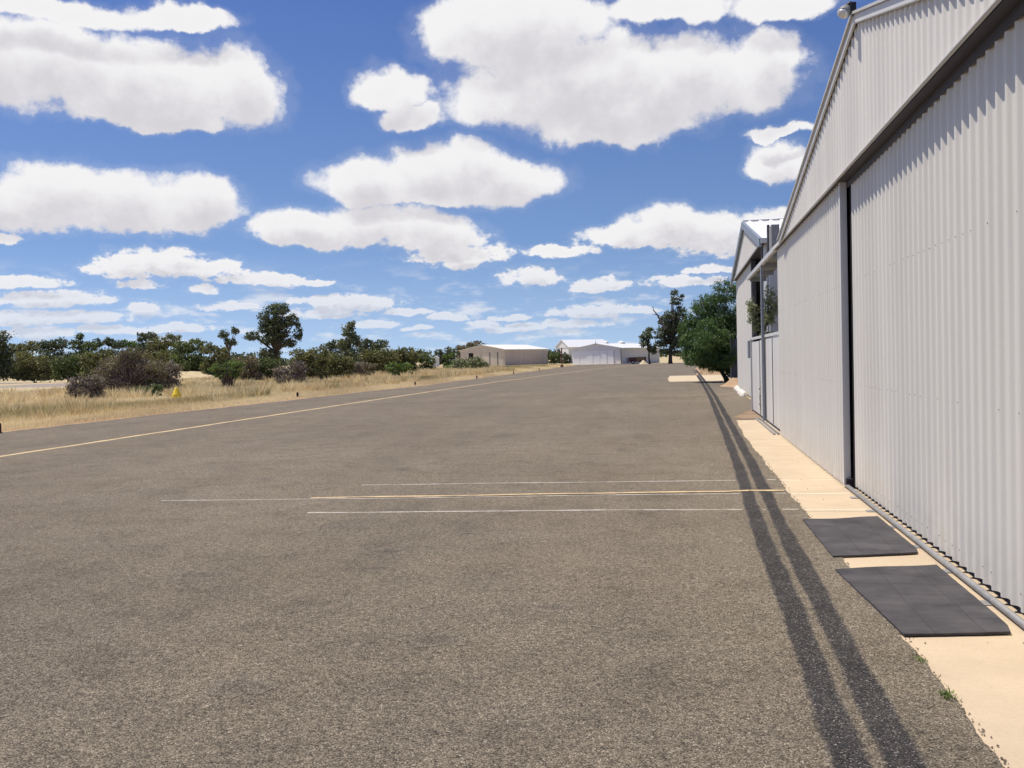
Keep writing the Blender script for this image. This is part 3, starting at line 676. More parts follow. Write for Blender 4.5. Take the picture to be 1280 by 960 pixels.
def limbs(base, blobs, r0, r, split=.35, lean=.1):
    b = MB(); base = Vector(base); top = sum((Vector(c) for c, _, _ in blobs), Vector())/len(blobs)
    h = max(.3, top.z*split); fork = Vector((base.x+(top.x-base.x)*.4+r.uniform(-lean,lean), base.y+(top.y-base.y)*.4, h))
    b.tube([base-Vector((0,0,.1)), base+Vector((0,0,h*.15)), (base+fork)*.5+Vector((r.uniform(-lean,lean),0,0)), fork], [r0*1.35, r0, r0*.85, r0*.7], 8)
    for c, rx, rz in blobs:
        c = Vector(c)
        for k in range(3):
            e = c+Vector((r.uniform(-.6,.6)*rx, r.uniform(-.5,.5)*rx, r.uniform(-.1,.7)*rz)); mid = fork.lerp(e, .5)+Vector((r.uniform(-.15,.15)*rx, 0, r.uniform(-.05,.15)*rz))
            b.tube([fork-Vector((0,0,.05)), mid, e], [r0*.5, r0*.32, r0*.08], 6)
    return b
def to_blobs(px_blobs, Y, seed):
    r = random.Random(seed); out = []
    for q in px_blobs:
        x, y, rx, ry = q[:4]; dy = q[4] if len(q) > 4 else r.uniform(-.4, .4)*(rx+ry)*.5*Y/F_PX
        p = at_depth(x, y, Y+dy); k = (Y+dy)/F_PX; out.append(((p.x, p.y, max(p.z, ry*k*.55)), rx*k, ry*k))
    return out
def plant(name, cat, label, group, Y, cx, px_blobs, leafk, seed, leafpx=2.0, trunk='bark', r0=None, droop=0., dens=1.0, clumpy=1.0, twigs=0, split=.35, flat=.8, fill=.35, aspect=.45, skirt=True):
    r = random.Random(seed); blobs = to_blobs(px_blobs, Y, seed)
    base = at_depth(cx, 455, Y); base = Vector((base.x, Y, 0))
    if split < .4 and skirt:
        x0 = min(c[0]-rx for c, rx, rz in blobs); x1 = max(c[0]+rx for c, rx, rz in blobs); hh = max(c[2]+rz for c, rx, rz in blobs)
        for q in (.3, .7): blobs.append(((x0+(x1-x0)*q, Y+r.uniform(-.5,.5), hh*.24), (x1-x0)*.29, hh*.27))
    t = empty(name, tuple(base), label, cat, group)
    leaf = leafpx*Y/F_PX
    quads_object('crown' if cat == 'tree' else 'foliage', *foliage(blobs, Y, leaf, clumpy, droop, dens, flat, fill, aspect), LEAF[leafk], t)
    hgt = max(c[2]+rz for c, rx, rz in blobs)
    limbs(base, blobs, r0 or hgt*.026, r, split).build('trunk' if cat == 'tree' else 'stem', M[trunk], t, smooth=True)
    if twigs:
        b = MB()
        for c, rx, rz in blobs:
            for k in range(twigs):
                a = r.uniform(0, 6.283); e = Vector(c)+Vector((math.cos(a)*rx*r.uniform(.2,1.05), math.sin(a)*rx*.8, rz*r.uniform(-.4,1.08)))
                s = base+Vector((r.uniform(-.35,.35)*rx, r.uniform(-.3,.3)*rx, 0)); mid = s.lerp(e, .55)+Vector((r.uniform(-.1,.1)*rx, 0, .1*rz))
                b.tube([s, mid, e], [.03, .02, .008], 4, False)
                for j in range(2):
                    e2 = mid.lerp(e, r.uniform(.1,.7)); b.tube([e2, e2+Vector((r.uniform(-.3,.3)*rx, r.uniform(-.2,.2)*rx, r.uniform(.05,.35)*rz))], [.014,.006], 4, False)
        b.build('bare_twigs', M['twig'], t)
    return t
TL, BL = 'trees of the belt left of the taxiway', 'bushes on the grass left of the taxiway'
# name, cat, label, group, Y, cx, blobs(px x, y, rx, ry), leaf, seed, options
plant('eucalyptus_tree','tree','tall dark tree cut off by the left picture edge',TL,110,-8,[(-6,425,21,17),(-4,448,20,20),(8,440,8,14),(-20,432,20,24)],'dark',1,2.0)
plant('belt_tree','tree','broad dark tree just right of the tall one at the left edge',TL,140,28,[(20,437,16,10),(36,434,15,10),(30,450,26,14)],'olive',2,1.8)
plant('belt_tree','tree','dark tree with a domed top above the round olive bush at left',TL,150,66,[(56,432,14,8),(74,431,16,9),(62,446,30,15)],'dark',3,1.8)
plant('belt_tree','tree','tree with a small pointed tip standing over the left treeline',TL,155,100,[(100,421,6,7),(96,432,13,9),(110,435,14,9),(102,449,26,14)],'green',4,1.7)
plant('belt_tree','tree','dark green tree with a ragged flat top left of the pale green crown',TL,160,134,[(122,430,10,8),(137,428,9,8),(146,432,10,8),(134,448,26,14)],'dark',5,1.7)
plant('belt_tree','tree','pale green crown peeping out in the middle of the left treeline',TL,165,161,[(156,430,9,7),(168,432,10,8),(162,447,20,14)],'bright',6,1.7)
plant('belt_tree','tree','dark twin-topped tree rising behind the mid-green domes',TL,165,186,[(178,422,8,9),(189,421,9,8),(184,438,18,14)],'dark',7,1.7)
plant('belt_tree','tree','mid-green domed tree left of the big round-crowned one',TL,145,204,[(196,432,18,12),(213,427,16,11),(204,446,26,18)],'olive',8,1.8)
plant('belt_tree','tree','big round-crowned dark green tree above the grassy bank',TL,125,236,[(228,436,17,13),(245,433,18,12),(236,452,27,17),(222,455,15,14)],'green',9,2.0)
plant('belt_tree','tree','olive tree right of the big round-crowned one',TL,120,268,[(262,438,14,10),(278,443,14,12),(268,456,17,12)],'olive',10,2.0)
plant('eucalyptus_tree','tree','small tufted eucalyptus tip left of the tallest eucalyptus',TL,150,286,[(279,419,8,7),(294,414,6,7),(288,428,9,8)],'dark',11,1.6,split=.6)
plant('eucalyptus_tree','tree','tallest eucalyptus in the left belt with open layered clumps',TL,118,344,[(348,388,18,11),(331,400,11,12),(350,404,17,13),(366,402,10,12),(373,418,6,13),(316,421,11,9),(330,412,9,8),(345,408,20,12),(347,418,18,10),(341,424,17,13),(362,430,10,8),(338,444,16,14)],'dark',12,1.8,trunk='bark',split=.55,clumpy=1.0)
plant('eucalyptus_tree','tree','narrow pointed grey-green eucalyptus right of the tallest one',TL,112,436,[(439,406,7,6),(436,416,11,10),(440,428,13,12),(436,445,14,16),(428,432,9,10)],'grey',13,1.8,split=.5)
plant('belt_tree','tree','dark low tree tucked behind the left side of the pointed eucalyptus',TL,135,415,[(410,434,11,7),(421,432,10,8),(416,446,18,12)],'dark',14,1.8)
plant('belt_tree','tree','dark flat-topped tree right of the pointed eucalyptus',TL,135,468,[(460,430,10,9),(476,431,11,8),(468,442,20,12),(452,436,8,9)],'dark',15,1.8)
plant('shrub','bush','dark olive round bush at the far left of the grass',BL,112,42,[(42,452,24,15),(32,463,18,12),(56,464,17,12)],'olive',16,2.0)
plant('shrub','bush','dark bush between the round olive bush and the twiggy thicket',BL,108,84,[(76,455,16,13),(92,456,18,14),(84,464,16,9)],'green',17,2.0)
plant('shrub','bush','dark bush behind the left end of the twiggy thicket',BL,105,124,[(114,450,18,13),(134,449,16,13),(124,464,24,12)],'olive',18,2.0)
plant('twiggy_bush','bush','purple-grey rounded bush at the front left of the twiggy thicket',BL,47.5,104,[(98,482,19,15),(117,481,17,16),(106,490,24,12)],'purple',19,1.9,trunk='twig',twigs=26,dens=1.0)
plant('twiggy_bush','bush','bare brown twiggy thicket with reddish top behind the purple-grey bush',BL,55,160,[(140,463,26,18),(165,450,24,17),(188,462,24,17),(156,482,34,15)],'brown',20,1.9,trunk='twig',twigs=46,dens=.75)
plant('twiggy_bush','bush','dark purple thicket merging with the right side of the twiggy one',BL,61,200,[(190,468,24,16),(212,464,18,15),(178,474,18,12)],'purple',21,1.9,trunk='twig',twigs=22,dens=1.0)
plant('shrub','bush','low green shrub below the twiggy thicket',BL,50,187,[(178,487,14,7),(196,486,12,7)],'green',22,1.9)
plant('small_tree','tree','small green tree with bare forked stems on the open grass',BL,61,283,[(275,461,15,10),(292,459,15,10),(284,468,20,9)],'bright',23,1.9,trunk='twig',twigs=16,split=.45)
plant('shrub','bush','brownish shrub right behind the small forked tree',BL,88,308,[(300,456,12,11),(315,454,12,11),(306,464,14,8)],'brown',24,1.9)
plant('shrub','bush','mid-green bush below the tallest eucalyptus',BL,90,330,[(322,458,14,11),(340,456,14,10),(330,465,18,8)],'green',25,1.9)
plant('twiggy_bush','bush','purple-grey bush below the right side of the tallest eucalyptus',BL,68,362,[(354,466,15,11),(372,462,15,12),(362,473,20,7)],'purple',26,1.9,trunk='twig',twigs=16,dens=.8)
plant('shrub','bush','large olive bush between the two eucalyptus trees',BL,84,388,[(376,445,16,13),(396,448,20,16),(384,461,24,13)],'olive',27,1.9)
plant('shrub','bush','dark olive bush in front of the pointed eucalyptus',BL,88,424,[(416,452,16,14),(432,455,14,13),(424,464,18,9)],'olive',28,1.9,)
plant('twiggy_bush','bush','dull purple bush at the foot of the pointed eucalyptus',BL,92,440,[(434,462,12,10),(446,462,10,10)],'purple',29,1.9,trunk='twig',twigs=10)
plant('shrub','bush','small brown shrub beside the foot of the pointed eucalyptus',BL,98,460,[(454,457,9,6),(466,458,8,5)],'brown',30,1.8)
plant('shrub','bush','wide olive-green bush right of the flat-topped dark tree',BL,112,474,[(462,446,16,11),(482,445,18,12),(474,454,24,9)],'olive',31,1.9)
plant('shrub','bush','olive bush with a drooping right side at the end of the belt',BL,116,506,[(498,444,14,11),(514,447,10,12),(504,454,18,9)],'olive',32,1.9)
plant('shrub','bush','low bright green bush on the grass in front of the olive one',BL,96,500,[(492,459,11,7),(506,459,12,6)],'bright',33,1.9)
plant('shrub','bush','dark green bush just left of the white cabinet',BL,150,533,[(529,449,9,8),(538,451,7,7)],'green',34,1.8)
HT = 'trees around the far hangars'
plant('far_tree','tree','dark tree left of the beige hangar roof',HT,290,556,[(548,441,7,5),(562,440,10,7),(556,447,14,5)],'dark',35,1.6)
plant('far_tree','tree','reddish brown tree showing above the beige hangar gable',HT,290,590,[(578,435,12,5),(594,431,13,5),(586,440,16,6)],'brown',36,1.6)
plant('shrub','bush','grey-green bush hiding the left half of the beige hangar',BL,150,588,[(576,455,14,8),(594,454,13,9),(568,461,13,5),(604,458,8,7)],'sage',37,1.8)
plant('shrub','bush','pale lime bush peeping over the grey-green one',BL,180,562,[(558,446,6,4),(565,445,6,4)],'bright',38,1.6)
plant('shrub','bush','dark green bush left of the white-doored hangar',HT,222,694,[(690,447,6,5),(698,445,6,6)],'green',39,1.6)
plant('shrub','bush','second dark green bush close against the white-doored hangar',HT,220,708,[(706,446,5,6),(711,447,4,5)],'dark',40,1.6)
RT = 'trees right of the far hangars'
plant('eucalyptus_tree','tree','small bushy eucalyptus over the maroon trailer',RT,184,812,[(808,420,8,9),(812,412,5,5),(806,430,8,7),(816,437,6,9)],'grey',41,1.6,split=.5)
t_ = plant('eucalyptus_tree','tree','tall dark ragged eucalyptus with a dead limb beyond the apron',RT,182,838,[(843,366,6,5),(845,377,9,7),(850,392,9,10),(838,394,10,9),(830,401,8,8),(842,410,14,12),(836,424,13,11),(826,430,9,8),(832,410,11,9),(824,419,9,8),(853,404,11,13),(856,424,10,16),(846,428,10,12),(852,370,3,3),(838,438,13,7)],'dark',42,1.7,split=.5,dens=.75)
d0 = [at_depth(*q, 181) for q in ((832,412),(826,401),(822,394),(817,388),(816,383))]
MB().tube(d0, [.30,.2,.16,.11,.04], 6).tube([d0[2], at_depth(815,392,181)], [.08,.03], 5).build('dead_limb', M['palebark'], t_)
plant('pepper_tree','tree','big drooping green pepper tree overhanging the apron behind the gabled hangar',None,58.6,908,
      [(908,368,20,18),(884,380,18,14),(872,398,17,16),(900,396,24,20),(862,414,15,16),(886,418,26,22),(912,420,20,26),(868,440,18,16),(892,442,24,16),(912,446,16,15),(862,452,8,9),(902,456,9,11),(880,452,12,11),(910,452,10,13),(890,432,22,22),(905,453,12,12,-1.6),(890,450,15,14,-1.4),(915,446,8,18,-1.4),(873,448,14,14,-1.5),(862,446,9,13,-1.0),(884,432,18,18,-1.8),(880,456,8,8,-1.5),(903,459,11,10,-.6),(914,457,8,12,-.6),(892,460,9,7,-.8),(872,424,16,16,-1.0),(900,425,20,18,-1.5),(858,428,9,12,-.8),(884,412,16,14,-1.2),(912,468,7,6,-.4),(930,400,24,30),(955,410,26,30)],
      'pepper',43,2.0,skirt=False,droop=.55,dens=1.7,clumpy=1.2,r0=.16,flat=1.0,aspect=.22)
plant('olive_shrub','bush','pale olive shrub growing behind the sheet gate under the canopy',None,27.6,956,
      [(941,394,8,20),(938,382,6,10),(945,408,6,14),(960,372,9,18),(964,396,10,18),(958,398,9,16),(970,380,8,20)],'sage',44,2.4,skirt=False,trunk='bark',r0=.03,dens=.6,clumpy=1.0,fill=.2,aspect=.3,split=.8)
plant('dark_shrub','bush','dark rounded shrub low behind the sheet gate',None,25.9,960,[(956,420,8,10),(963,424,8,9)],'dark',45,2.2)
# far-off woodland along the horizon, one mass
wl = []
r = random.Random(77)
x = -640.
while x < 420:
    Y = r.uniform(560, 760); hh = r.uniform(3.0, 6.5)*(1.0 if x < -40 else .8); w = r.uniform(9, 22)
    wl.append(((x, Y, hh*.75), w, hh)); x += w*r.uniform(.55, 1.15)
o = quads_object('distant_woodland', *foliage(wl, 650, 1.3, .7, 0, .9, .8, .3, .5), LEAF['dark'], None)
tag(o, 'far-off dark woodland along the horizon', kind='stuff')
# weeds in the joint of the seal
def weed(px, py, h, n, label, seed):
    p = on_ground(px, py); r = random.Random(seed); P, A, B, T = [], [], [], []
    for i in range(n):
        a = r.uniform(0, 6.283); l = h*r.uniform(.4, 1); o = np.array([p.x+r.gauss(0,.018), p.y+r.gauss(0,.035), .008])
        tip = np.array([math.cos(a)*l*.7, math.sin(a)*l*.7, l*r.uniform(.4,1)]); P.append(o); A.append(tip); B.append(np.array([-math.sin(a), math.cos(a), 0])*h*.07); T.append(r.random())
    t = empty('weed', (p.x,p.y,0), label, 'weed', 'weeds in the asphalt joint')
    quads_object('blades', np.array(P), np.array(A), np.array(B), np.array(T), LEAF['weed'], t, tri=True)
weed(1149, 827, .035, 40, 'smaller pale green weed at the asphalt edge just below the near mat', 1)
weed(1184, 872, .046, 70, 'larger green weed tuft at the asphalt edge near the lower right corner', 2)
weed(966, 527, .16, 60, 'green weed at the foot of the sheet gate', 3)

# dry grass of the verge
def edge_x(y): return np.interp(y, [a for a, _ in LEFT_EDGE], [x for _, x in LEFT_EDGE])
def field(x, y):
    return (np.sin(x*.31+1.3)*np.sin(y*.17+.4)+np.sin(x*.11-y*.13+2)+.6*np.sin(x*.77+y*.41))/2.6
def grass(n, ymin, ymax, dmax, seed, h0):
    global RNG
    rr = np.random.default_rng(seed)
    y = ymin+(ymax-ymin)*rr.random(n)**1.35; d = dmax*rr.random(n)**1.25*(.35+.65*np.clip((y-ymin)/60, 0, 1))
    x = edge_x(y)-.05-d+rr.normal(0, .12, n)
    # keep to what the picture can see, off the track
    ok = (x > -.78*y-6)
    TX = (x+.745*y > -1e9)
    pz = (y > 70) & (y < 124) & (x < -.66*y)
    ok &= ~pz
    x, y, d = x[ok], y[ok], d[ok]; n = len(x)
    f = field(x, y); mown = np.clip(1-(d-2.2)/1.8, 0, 1)
    green = np.clip(1.5*(f-.05)+rr.normal(0, .15, n), 0, 1)*(1-mown)*np.clip(1.2-.35*np.abs(d-6)/6, .3, 1)
    green = np.clip(green+.42*np.exp(-((d-5.2)/1.2)**2)*(1-mown)*(.5+.5*np.sin(y*.21)), 0, 1)
    h = h0*(.28*mown+(1-mown)*(.62+.3*f))*rr.uniform(.6, 1.25, n); h = np.maximum(h, .05)
    h *= np.clip(d/.5, .35, 1)
    keep = (d > .12+.5*rr.random(n)**2) | (rr.random(n) < .25)
    wd = np.maximum(.008, y*.00042)*rr.uniform(.7, 1.5, n)
    a = rr.uniform(0, 6.283, n); lean = rr.uniform(.1, .7, n)
    P = np.stack([x, y, np.full(n, -.03)], 1)
    A = np.stack([np.cos(a)*h*lean, np.sin(a)*h*lean, h], 1)
    b = rr.uniform(-.7, .7, n); B = np.stack([np.cos(b)*wd, np.sin(b)*wd, np.zeros(n)], 1)
    tone = np.clip(.5+.22*np.sin(x*.9+y*.3)+.3*mown*(y > 0)+rr.normal(0, .2, n), 0, 1)
    return P[keep], A[keep], B[keep], tone[keep], green[keep]
def tussocks(n, seed):
    rr = np.random.default_rng(seed); out = []
    for i in range(n):
        y = 20+110*rr.random()**1.3; d = 3.2+30*rr.random()**1.5; x = edge_x(y)-d
        if x < -.78*y-6 or (70 < y < 124 and x < -.66*y) or (abs(x+.56*y) < 1.3 and 34 < y < 46): continue
        m = 45; s = rr.uniform(.2, .6); h = rr.uniform(.35, .85); a = rr.uniform(0, 6.28, m); rad = s*rr.random(m)**.5
        P = np.stack([x+rad*np.cos(a), y+rad*np.sin(a), np.full(m, -.03)], 1); hh = h*rr.uniform(.6, 1.1, m); ln = rr.uniform(.15, .8, m)
        A = np.stack([np.cos(a)*hh*ln, np.sin(a)*hh*ln, hh], 1); w = max(.009, y*.0005); B = np.stack([np.full(m, w), np.zeros(m), np.zeros(m)], 1)
        g = np.clip(rr.choice([0, .15, .7, .9], p=[.62, .26, .08, .04])+rr.normal(0, .1, m), 0, 1)
        out.append((P, A, B, np.clip(rr.uniform(.25, .75)+rr.normal(0, .18, m), 0, 1), g))
    return [np.concatenate([o[i] for o in out]) for i in range(5)]
gs = [grass(150000, 16, 75, 34, 1, .44), grass(110000, 55, 210, 60, 2, .5), grass(70000, 16, 110, 4.5, 3, .5), tussocks(650, 7)]
P, A, B, T, G_ = [np.concatenate([q[i] for q in gs]) for i in range(5)]
tag(quads_object('dry_grass', P, A, B, T, M['grass'], None, G_, tri=True), 'dry straw-coloured grass on the verge left of the taxiway', kind='stuff')
rr = np.random.default_rng(9); n = 14000
y = rr.uniform(80, 190, n); x = rr.uniform(1.5, 30, n); h = rr.uniform(.1, .35, n); a = rr.uniform(0, 6.28, n); wd = y*.0005
P = np.stack([x, y, np.zeros(n)], 1); A = np.stack([np.cos(a)*h*.4, np.sin(a)*h*.4, h], 1); B = np.stack([wd, wd*0, wd*0], 1)
ok = x > np.interp(y, [80,110,150,190], [1.6,2.2,3.6,6.8])
tag(quads_object('dry_grass', P[ok], A[ok], B[ok], rr.random(ok.sum()), M['grass'], None, np.zeros(ok.sum()), tri=True), 'dry grass beyond the pale pad at the right', kind='stuff')
tag(heap('grass_bank', -66, 121, 11, 8, 1.0, M['ground'], 6), kind='structure')

# ------------------------------------------------------------------ sky
world = bpy.data.worlds.new('World'); sc.world = world; world.use_nodes = True
wt_ = world.node_tree; wt_.nodes.clear()
def wn(tree, typ, **kw):
    q = tree.nodes.new(typ)
    for k, v in kw.items(): setattr(q, k, v)
    return q
def wmath(tree, op, a, b=None, c=None, clamp=False):
    q = tree.nodes.new('ShaderNodeMath'); q.operation = op; q.use_clamp = clamp
    for i, v in enumerate((a, b, c)):
        if v is None: continue
        if hasattr(v, 'is_output'): tree.links.new(v, q.inputs[i])
        else: q.inputs[i].default_value = v
    return q.outputs[0]
def wrange(tree, v, a, b, c=0., d=1., smooth=True):
    q = tree.nodes.new('ShaderNodeMapRange'); q.interpolation_type = 'SMOOTHSTEP' if smooth else 'LINEAR'
    tree.links.new(v, q.inputs[0])
    for i, k in enumerate((a, b, c, d)):
        if hasattr(k, 'is_output'): tree.links.new(k, q.inputs[i+1])
        else: q.inputs[i+1].default_value = k
    return q.outputs[0]
# cumulus heaps as (centre, half width, half height) seen from the airfield, kept as azimuth and elevation
CL = [(40,72,120,52),(150,92,120,50),(235,104,90,46),(300,108,58,48),(200,145,90,18),(60,8,120,18),(220,20,70,16),
      (40,246,120,40),(150,248,120,40),(240,252,62,36),(485,106,46,25),(515,140,40,18),
      (600,36,78,44),(665,20,110,40),(700,84,130,56),(790,104,140,62),(880,92,118,54),(640,112,90,44),(770,150,110,26),(950,68,52,34),(830,8,85,20),(985,4,70,18),
      (465,220,80,30),(555,205,90,32),(620,222,92,32),(520,238,100,18),
      (400,282,95,24),(470,275,90,26),(545,290,70,28),(575,318,72,15),(390,296,70,14),
      (790,292,70,18),(850,282,80,26),(930,292,90,26),(965,268,40,14),(1020,300,60,20),
      (150,334,46,14),(195,326,62,17),(250,338,50,12),(330,350,62,9),(390,351,26,5),(255,363,20,6),(170,357,25,6),
      (665,347,40,12),(750,357,40,9),(700,315,46,9),(30,352,46,9),(2,298,18,8),(60,374,66,11),(20,398,50,9),
      (970,196,40,24),(975,162,38,9),(855,352,52,8),(890,336,36,6),(430,374,75,8),(510,388,30,6),(290,384,40,6),(176,384,20,6),
      (100,396,62,8),(742,388,55,9),(712,404,50,6),(130,412,60,6),(50,414,50,7),(440,382,60,8),(400,392,50,6),(225,408,40,6),(470,404,35,5),(650,408,45,6),(800,388,30,5),(605,402,22,5),(560,396,30,6),(520,410,18,4),(640,395,30,4)]
def azel(x, y):
    d = ray(x, y).normalized(); return math.atan2(d.x, d.y), math.asin(d.z)
fg = bpy.data.node_groups.new('cloud_field', 'ShaderNodeTree')
fg.interface.new_socket('P', in_out='INPUT', socket_type='NodeSocketVector'); fg.interface.new_socket('F', in_out='OUTPUT', socket_type='NodeSocketFloat')
gi = fg.nodes.new('NodeGroupInput'); go = fg.nodes.new('NodeGroupOutput')
def vmath(tree, op, a, b):
    q = tree.nodes.new('ShaderNodeVectorMath'); q.operation = op
    for i, v in enumerate((a, b)):
        if hasattr(v, 'is_output'): tree.links.new(v, q.inputs[i])
        else: q.inputs[i].default_value = v
    return q.outputs[0]
def vmadd(tree, a, b, c):
    q = tree.nodes.new('ShaderNodeVectorMath'); q.operation = 'MULTIPLY_ADD'
    for i, v in enumerate((a, b, c)):
        if hasattr(v, 'is_output'): tree.links.new(v, q.inputs[i])
        else: q.inputs[i].default_value = v
    return q.outputs[0]
def wnoise(tree, vec, scale, det, rough=.55):
    q = tree.nodes.new('ShaderNodeTexNoise'); q.inputs['Scale'].default_value = scale; q.inputs['Detail'].default_value = det; q.inputs['Roughness'].default_value = rough
    tree.links.new(vec, q.inputs['Vector']); return q
P0 = gi.outputs[0]
sepP = fg.nodes.new('ShaderNodeSeparateXYZ'); fg.links.new(P0, sepP.inputs[0])
hi_el = wrange(fg, sepP.outputs[1], .03, .17)
wv = vmath(fg, 'SUBTRACT', wnoise(fg, P0, 15, 5, .6).outputs['Color'], (.5,.5,.5))
wamp = wmath(fg, 'MULTIPLY_ADD', hi_el, .030, .014)
q = fg.nodes.new('ShaderNodeVectorMath'); q.operation = 'SCALE'; fg.links.new(wv, q.inputs[0]); fg.links.new(wamp, q.inputs['Scale'])
PW = vmath(fg, 'ADD', P0, q.outputs[0])
acc = None; pk = PW
for k, (x, y, rx, ry) in enumerate(CL):
    a, e = azel(x, y); ra, re = rx/F_PX*1.05, ry/F_PX
    ix, iy = 1/ra, 1/(re*1.2)
    if k and k % 6 == 0: pk = vmadd(fg, acc, (1e-9, 1e-9, 0), PW)      # chained so that the heaps are evaluated one after another
    s2 = vmadd(fg, pk, (ix, iy, 0), (-a*ix, -(e-re*.25)*iy, 0))
    s3 = vmath(fg, 'MAXIMUM', s2, vmath(fg, 'MULTIPLY', s2, (-1, -1.55, 0)))
    dt = fg.nodes.new('ShaderNodeVectorMath'); dt.operation = 'DOT_PRODUCT'; fg.links.new(s3, dt.inputs[0]); fg.links.new(s3, dt.inputs[1]); qq = dt.outputs['Value']
    acc = qq if acc is None else wmath(fg, 'SMOOTH_MIN', acc, qq, .25)
acc = wmath(fg, 'MAXIMUM', wmath(fg, 'SUBTRACT', 1.0, acc), -1.2)
n1 = wnoise(fg, P0, 26, 8, .6).outputs['Fac']; n2 = wnoise(fg, vmath(fg, 'MULTIPLY', P0, (1, 1.5, 1)), 64, 7, .62).outputs['Fac']
nb_ = wrange(fg, sepP.outputs[1], .09, .17); nm = fg.nodes.new('ShaderNodeMix'); nm.data_type = 'FLOAT'; fg.links.new(nb_, nm.inputs[0]); fg.links.new(n2, nm.inputs[2]); fg.links.new(n1, nm.inputs[3])
res = wmath(fg, 'ADD', acc, wmath(fg, 'MULTIPLY', wmath(fg, 'SUBTRACT', nm.outputs[0], .5), wmath(fg, 'MULTIPLY_ADD', nb_, -1.8, 3.5)))
fg.links.new(res, go.inputs[0])

tc = wn(wt_, 'ShaderNodeTexCoord'); sp_ = wn(wt_, 'ShaderNodeSeparateXYZ'); wt_.links.new(tc.outputs['Generated'], sp_.inputs[0])
az = wmath(wt_, 'ARCTAN2', sp_.outputs[0], sp_.outputs[1]); el = wmath(wt_, 'ARCSINE', sp_.outputs[2])
cb = wn(wt_, 'ShaderNodeCombineXYZ'); wt_.links.new(az, cb.inputs[0]); wt_.links.new(el, cb.inputs[1])
def field_at(vec):
    q = wt_.nodes.new('ShaderNodeGroup'); q.node_tree = fg; wt_.links.new(vec, q.inputs[0]); return q.outputs[0]
F0 = field_at(cb.outputs[0])
dl_ = wmath(wt_, 'MULTIPLY_ADD', wrange(wt_, el, .0, .25, 0, 1, False), .026, .004)
cb2 = wn(wt_, 'ShaderNodeCombineXYZ'); wt_.links.new(wmath(wt_, 'ADD', az, wmath(wt_, 'MULTIPLY', dl_, -.35)), cb2.inputs[0]); wt_.links.new(wmath(wt_, 'ADD', el, dl_), cb2.inputs[1])
F1 = field_at(cb2.outputs[0])
alpha = wmath(wt_, 'MULTIPLY', wrange(wt_, F0, -.12, .46), wrange(wt_, el, .025, .11, .62, 1.0))
thin = wmath(wt_, 'MULTIPLY', wrange(wt_, F0, -.6, .1), .09)
# scattered far cumulus low over the horizon
lo = vmath(wt_, 'MULTIPLY', cb.outputs[0], (20, 66, 1)); nlo = wnoise(wt_, lo, 1.0, 7, .58).outputs['Fac']
lowband = wmath(wt_, 'MULTIPLY', wrange(wt_, nlo, .49, .68), wmath(wt_, 'MULTIPLY', wrange(wt_, el, .11, .055), wrange(wt_, el, -.005, .02)))
alpha2 = wmath(wt_, 'MAXIMUM', wmath(wt_, 'MAXIMUM', alpha, thin), wmath(wt_, 'MULTIPLY', lowband, .62))
shade = wrange(wt_, F1, -.10, 1.25)
edge = wrange(wt_, F0, .2, 1.3)
dk = wmath(wt_, 'ADD', wmath(wt_, 'MULTIPLY', shade, .72), wmath(wt_, 'MULTIPLY', edge, .10), clamp=True)
cc = wn(wt_, 'ShaderNodeValToRGB'); wt_.links.new(dk, cc.inputs[0]); e = cc.color_ramp.elements
e[0].position = 0; e[0].color = (.93,.92,.93,1); e[1].position = 1; e[1].color = (.60,.585,.63,1)
e.new(.45).color = (.80,.785,.81,1)
sky = wn(wt_, 'ShaderNodeTexSky', sky_type='NISHITA'); sky.sun_disc = False
sky.sun_elevation = math.asin(TO_SUN.z); sky.sun_rotation = math.atan2(TO_SUN.x, TO_SUN.y) % (2*math.pi)
sky.air_density = 1.0; sky.dust_density = .6; sky.ozone_density = 1.6; sky.altitude = 200
mul = wn(wt_, 'ShaderNodeMix', data_type='RGBA', blend_type='MULTIPLY'); mul.inputs[0].default_value = 1
wt_.links.new(sky.outputs[0], mul.inputs[6]); 
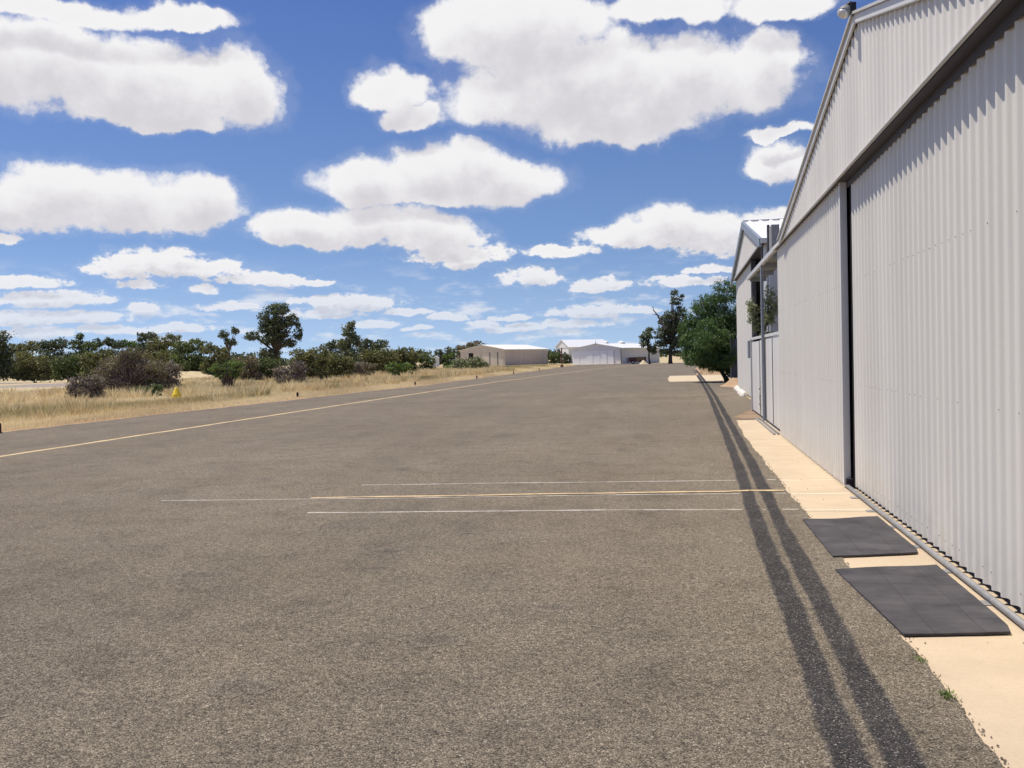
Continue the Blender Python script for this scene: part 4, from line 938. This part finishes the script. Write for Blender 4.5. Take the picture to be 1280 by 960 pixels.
sv = wn(wt_, 'ShaderNodeCombineXYZ'); wt_.links.new(sp_.outputs[0], sv.inputs[0]); wt_.links.new(sp_.outputs[1], sv.inputs[1])
wt_.links.new(wmath(wt_, 'ADD', wmath(wt_, 'MULTIPLY', wmath(wt_, 'MAXIMUM', sp_.outputs[2], 0.0), .85), .16), sv.inputs[2]); wt_.links.new(sv.outputs[0], sky.inputs['Vector'])
tn = wn(wt_, 'ShaderNodeValToRGB'); wt_.links.new(wrange(wt_, el, 0, .4, 0, 1, False), tn.inputs[0]); te = tn.color_ramp.elements
te[0].position = 0; te[0].color = (1.42, 1.32, 1.28, 1); te[1].position = 1; te[1].color = (.50, .63, 1.0, 1); te.new(.3).color = (.84, .93, 1.10, 1)
wt_.links.new(tn.outputs[0], mul.inputs[7])
world.cycles.sampling_method = 'MANUAL'; world.cycles.sample_map_resolution = 256
S = .112
b1 = wn(wt_, 'ShaderNodeBackground'); wt_.links.new(mul.outputs[2], b1.inputs[0]); b1.inputs[1].default_value = S
b2 = wn(wt_, 'ShaderNodeBackground'); wt_.links.new(cc.outputs[0], b2.inputs[0]); b2.inputs[1].default_value = .98
mx = wn(wt_, 'ShaderNodeMixShader'); wt_.links.new(alpha2, mx.inputs[0]); wt_.links.new(b1.outputs[0], mx.inputs[1]); wt_.links.new(b2.outputs[0], mx.inputs[2])
wo = wn(wt_, 'ShaderNodeOutputWorld'); wt_.links.new(mx.outputs[0], wo.inputs[0])

sl = bpy.data.lights.new('sun', 'SUN'); sl.energy = 4.9; sl.angle = math.radians(.53); sl.color = (1, .93, .82)
so = bpy.data.objects.new('sun', sl); COL.objects.link(so); so.rotation_euler = (-TO_SUN).to_track_quat('-Z', 'Y').to_euler(); so.location = (-20, 0, 40)

sc.view_settings.view_transform = 'Standard'; sc.view_settings.look = 'None'; sc.view_settings.exposure = 0; sc.view_settings.gamma = 1
sc.render.engine = 'CYCLES'
sc.cycles.use_denoising = True; sc.cycles.max_bounces = 6; sc.cycles.diffuse_bounces = 3; sc.cycles.transparent_max_bounces = 4
sc.cycles.use_adaptive_sampling = True; sc.cycles.adaptive_threshold = .01
